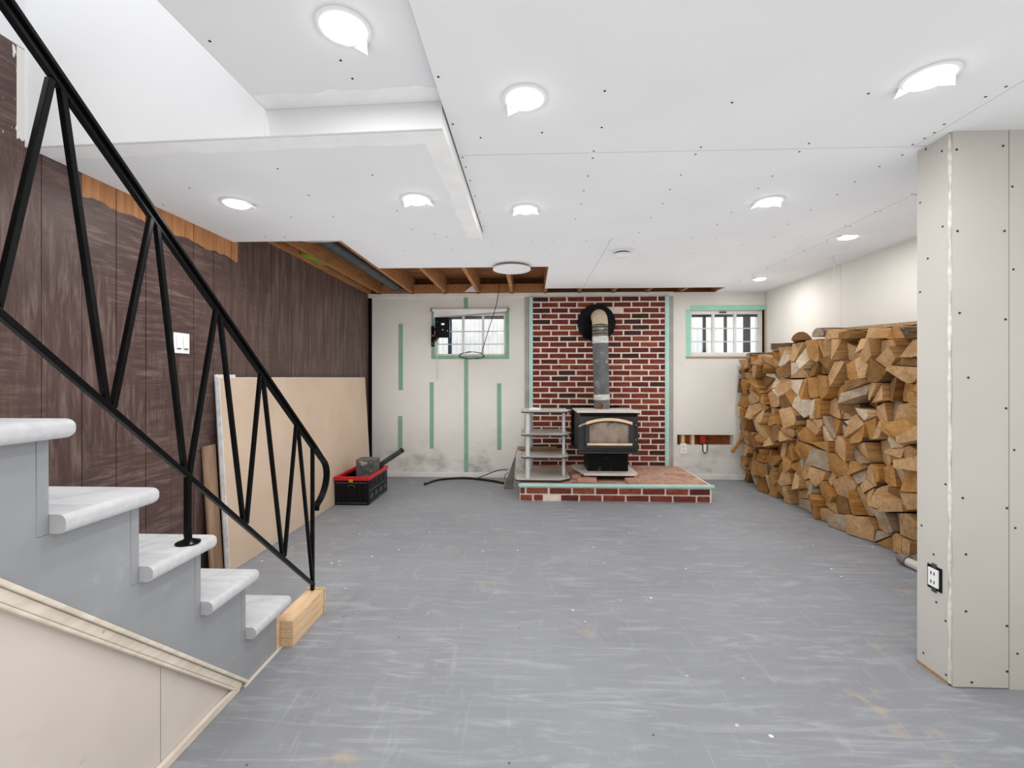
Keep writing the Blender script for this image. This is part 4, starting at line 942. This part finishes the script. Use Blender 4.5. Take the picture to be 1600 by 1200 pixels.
def emit_log(vs, fs, mi, kind, label, own):
    me = bpy.data.meshes.new('split_log'); me.from_pydata([tuple(Vector(p) - own) for p in vs], [], fs)
    for m in (WE[kind], WS[kind], M['bark']): me.materials.append(m)
    me.polygons.foreach_set('material_index', mi); me.update()
    o = bpy.data.objects.new('split_log', me); COL.objects.link(o); o.location = own
    tag(o, label, 'firewood', 'split logs in the woodpile')
    return o
for i, (sy, sz, r, cidx) in enumerate(seeds):
    tp_ = top(sy) + RL.uniform(-.005, .025)
    poly = [(sy - .2, max(0.002, sz - .2)), (sy + .2, max(0.002, sz - .2)), (sy + .2, min(sz + .2, tp_)), (sy - .2, min(sz + .2, tp_))]
    poly = clip(poly, 1, 0, PY1); poly = clip(poly, -1, 0, -(PY0 - .1))
    for j, (oy, oz, _, _) in enumerate(seeds):
        if j == i: continue
        dy, dz = oy - sy, oz - sz
        if dy * dy + dz * dz > .2: continue
        poly = clip(poly, dy, dz, (oy * oy + oz * oz - sy * sy - sz * sz) / 2)
        if len(poly) < 3: break
    if len(poly) < 3: continue
    cy = sum(p[0] for p in poly) / len(poly); cz = sum(p[1] for p in poly) / len(poly)
    halves = [(poly, '')]
    if RL.random() < .80:          # split billet: two wedges side by side
        th = RL.uniform(0, math.pi); nx, nz = math.cos(th), math.sin(th); oy, oz = cy + RL.uniform(-.025, .025), cz + RL.uniform(-.025, .025); c_ = nx * oy + nz * oz
        A, B_ = clip(poly, nx, nz, c_), clip(poly, -nx, -nz, -c_)
        if len(A) > 2 and len(B_) > 2:
            ca = (sum(p[0] for p in A) / len(A), sum(p[1] for p in A) / len(A)); cb_ = (sum(p[0] for p in B_) / len(B_), sum(p[1] for p in B_) / len(B_))
            if abs(ca[1] - cb_[1]) > abs(ca[0] - cb_[0]): na, nb = (', upper wedge', ', lower wedge') if ca[1] > cb_[1] else (', lower wedge', ', upper wedge')
            else: na, nb = (', window-side wedge', ', partition-side wedge') if ca[0] > cb_[0] else (', partition-side wedge', ', window-side wedge')
            halves = [(A, na), (B_, nb)]
    near = (5.4 - sy) / 2.8; low = 1 - sz / 1.5
    wt = {'tan': .34 + .2 * near, 'honey': .40 - .25 * near, 'grey': .03 + .30 * near * low, 'brown': .24 - .10 * near, 'pale': .04 + (.30 if 4.1 < sy < 5.0 and sz > 1.05 else .0)}
    for poly, suffix in halves:
        q = []
        for k, p in enumerate(poly):
            p2 = poly[(k + 1) % len(poly)]
            if math.hypot(p[0] - p2[0], p[1] - p2[1]) > .026: q.append(p)
        if len(q) < 3: continue
        poly = q; n0 = len(poly)
        cy = sum(p[0] for p in poly) / n0; cz = sum(p[1] for p in poly) / n0
        s_ = RL.uniform(.90, .975); poly = [(cy + (p[0] - cy) * s_ + RL.uniform(-.002, .002), max(.002, cz + (p[1] - cz) * s_)) for p in poly]
        area = abs(sum(poly[k][0] * poly[(k + 1) % n0][1] - poly[(k + 1) % n0][0] * poly[k][1] for k in range(n0))) / 2
        if area < .0016: continue
        bark = set()
        if RL.random() < .40:
            k0 = RL.randrange(n0); poly = chaikin(poly, {k0}, RL.uniform(.22, .4)); bark = {k0, (k0 + 1)} if RL.random() < .6 else set()
        kind = RL.choices(list(wt), list(wt.values()))[0]
        xf = 2.495 + RL.uniform(-.055, .075)
        if sy < 3.2 and sz < .12: xf = 2.535
        tl = (RL.uniform(-.45, .45), RL.uniform(-.35, .35))
        if sz < .12 and sy < 3.2: tl = (0, 0)
        vs_, fs_, mi_, cy, cz = log_mesh(poly, xf, XR - .02, kind, tl, bark, 0, 0)
        shp = SHP.get(n0, 'many-sided')
        emit_log(vs_, fs_, mi_, kind, f'{KW[kind]} {shp} split log, {ORD[r]} layer up, {ORD[min(cidx, 28)]} from the window wall{suffix}', Vector((xf, cy, cz)))
# odd pieces lying loose on top
def loose(poly, p0, p1, kind, bark, label):
    p0, p1 = Vector(p0), Vector(p1); d = (p1 - p0).normalized(); a = Vector((0, 0, 1)).cross(d).normalized(); b = d.cross(a); n = len(poly); vs = []
    for t_ in (0, .35, .7, 1):
        c = p0 + (p1 - p0) * t_
        for p in poly: vs.append(c + a * (p[0] + RL.uniform(-.003, .003)) + b * (p[1] + RL.uniform(-.002, .002)))
    fs = [tuple(range(n - 1, -1, -1))]; mi = [0]
    for li in range(3):
        for k in range(n):
            m = (k + 1) % n; fs.append((li * n + k, li * n + m, (li + 1) * n + m, (li + 1) * n + k)); mi.append(2 if k in bark else 1)
    fs.append(tuple(range(3 * n, 4 * n))); mi.append(0)
    emit_log(vs, fs, mi, kind, label, p0)
half = [(.075 * math.cos(math.pi * k / 7), .0 + .075 * math.sin(math.pi * k / 7)) for k in range(8)]
wedge = [(-.07, 0), (.075, .0), (.035, .085), (-.02, .075)]
slab = [(-.055, 0), (.06, 0), (.055, .055), (-.05, .06)]
loose(half, (2.50, 4.24, 1.570), (2.68, 4.50, 1.563), 'brown', set(range(7)), 'half-round bark-covered log lying slantwise on top above the window side')
loose(half, (2.47, 3.95, 1.575), (2.78, 3.96, 1.575), 'grey', set(range(7)), 'half-round grey bark log on top at the highest point of the pile')
loose(slab, (2.47, 4.70, 1.508), (2.68, 4.60, 1.508), 'tan', {3}, 'squared tan log on top with its cut end facing the window')
loose([(-.06, 0), (.07, 0), (.065, .062), (-.06, .068)], (2.64, 2.45, 1.475), (2.63, 3.42, 1.518), 'pale', set(), 'long pale plank lying along the top beside the partition')
loose([(-.05, 0), (.05, 0), (.045, .022), (-.035, .03)], (2.64, 3.05, 1.574), (2.62, 3.80, 1.606), 'grey', {2}, 'thin curled bark slab lying highest on the woodpile')
loose(wedge, (2.41, 3.05, 1.478), (2.55, 3.05, 1.478), 'honey', {3}, 'honey-coloured wedge log jutting out on top beside the partition')
loose(wedge, (2.43, 3.28, 1.495), (2.55, 3.28, 1.495), 'tan', {2}, 'tan wedge log with rough bark jutting out below the pale plank')
loose(slab, (2.45, 3.60, 1.523), (2.78, 3.62, 1.523), 'brown', {2}, 'squat brown log on top of the pile under the bark slab')
loose(wedge, (2.46, 3.77, 1.538), (2.78, 3.77, 1.538), 'tan', {2}, 'tan wedge log on top between two bark-covered logs')
loose(slab, (2.48, 5.20, 1.440), (2.76, 5.16, 1.440), 'grey', {2, 3}, 'grey bark-edged log on top closest to the window corner')
loose([(-.02, 0), (.02, 0), (.012, .03), (-.016, .026)], (2.37, 5.34, .34), (2.50, 5.37, .50), 'honey', set(), 'thin honey-coloured splinter jutting from the pile towards the slot in the wall')
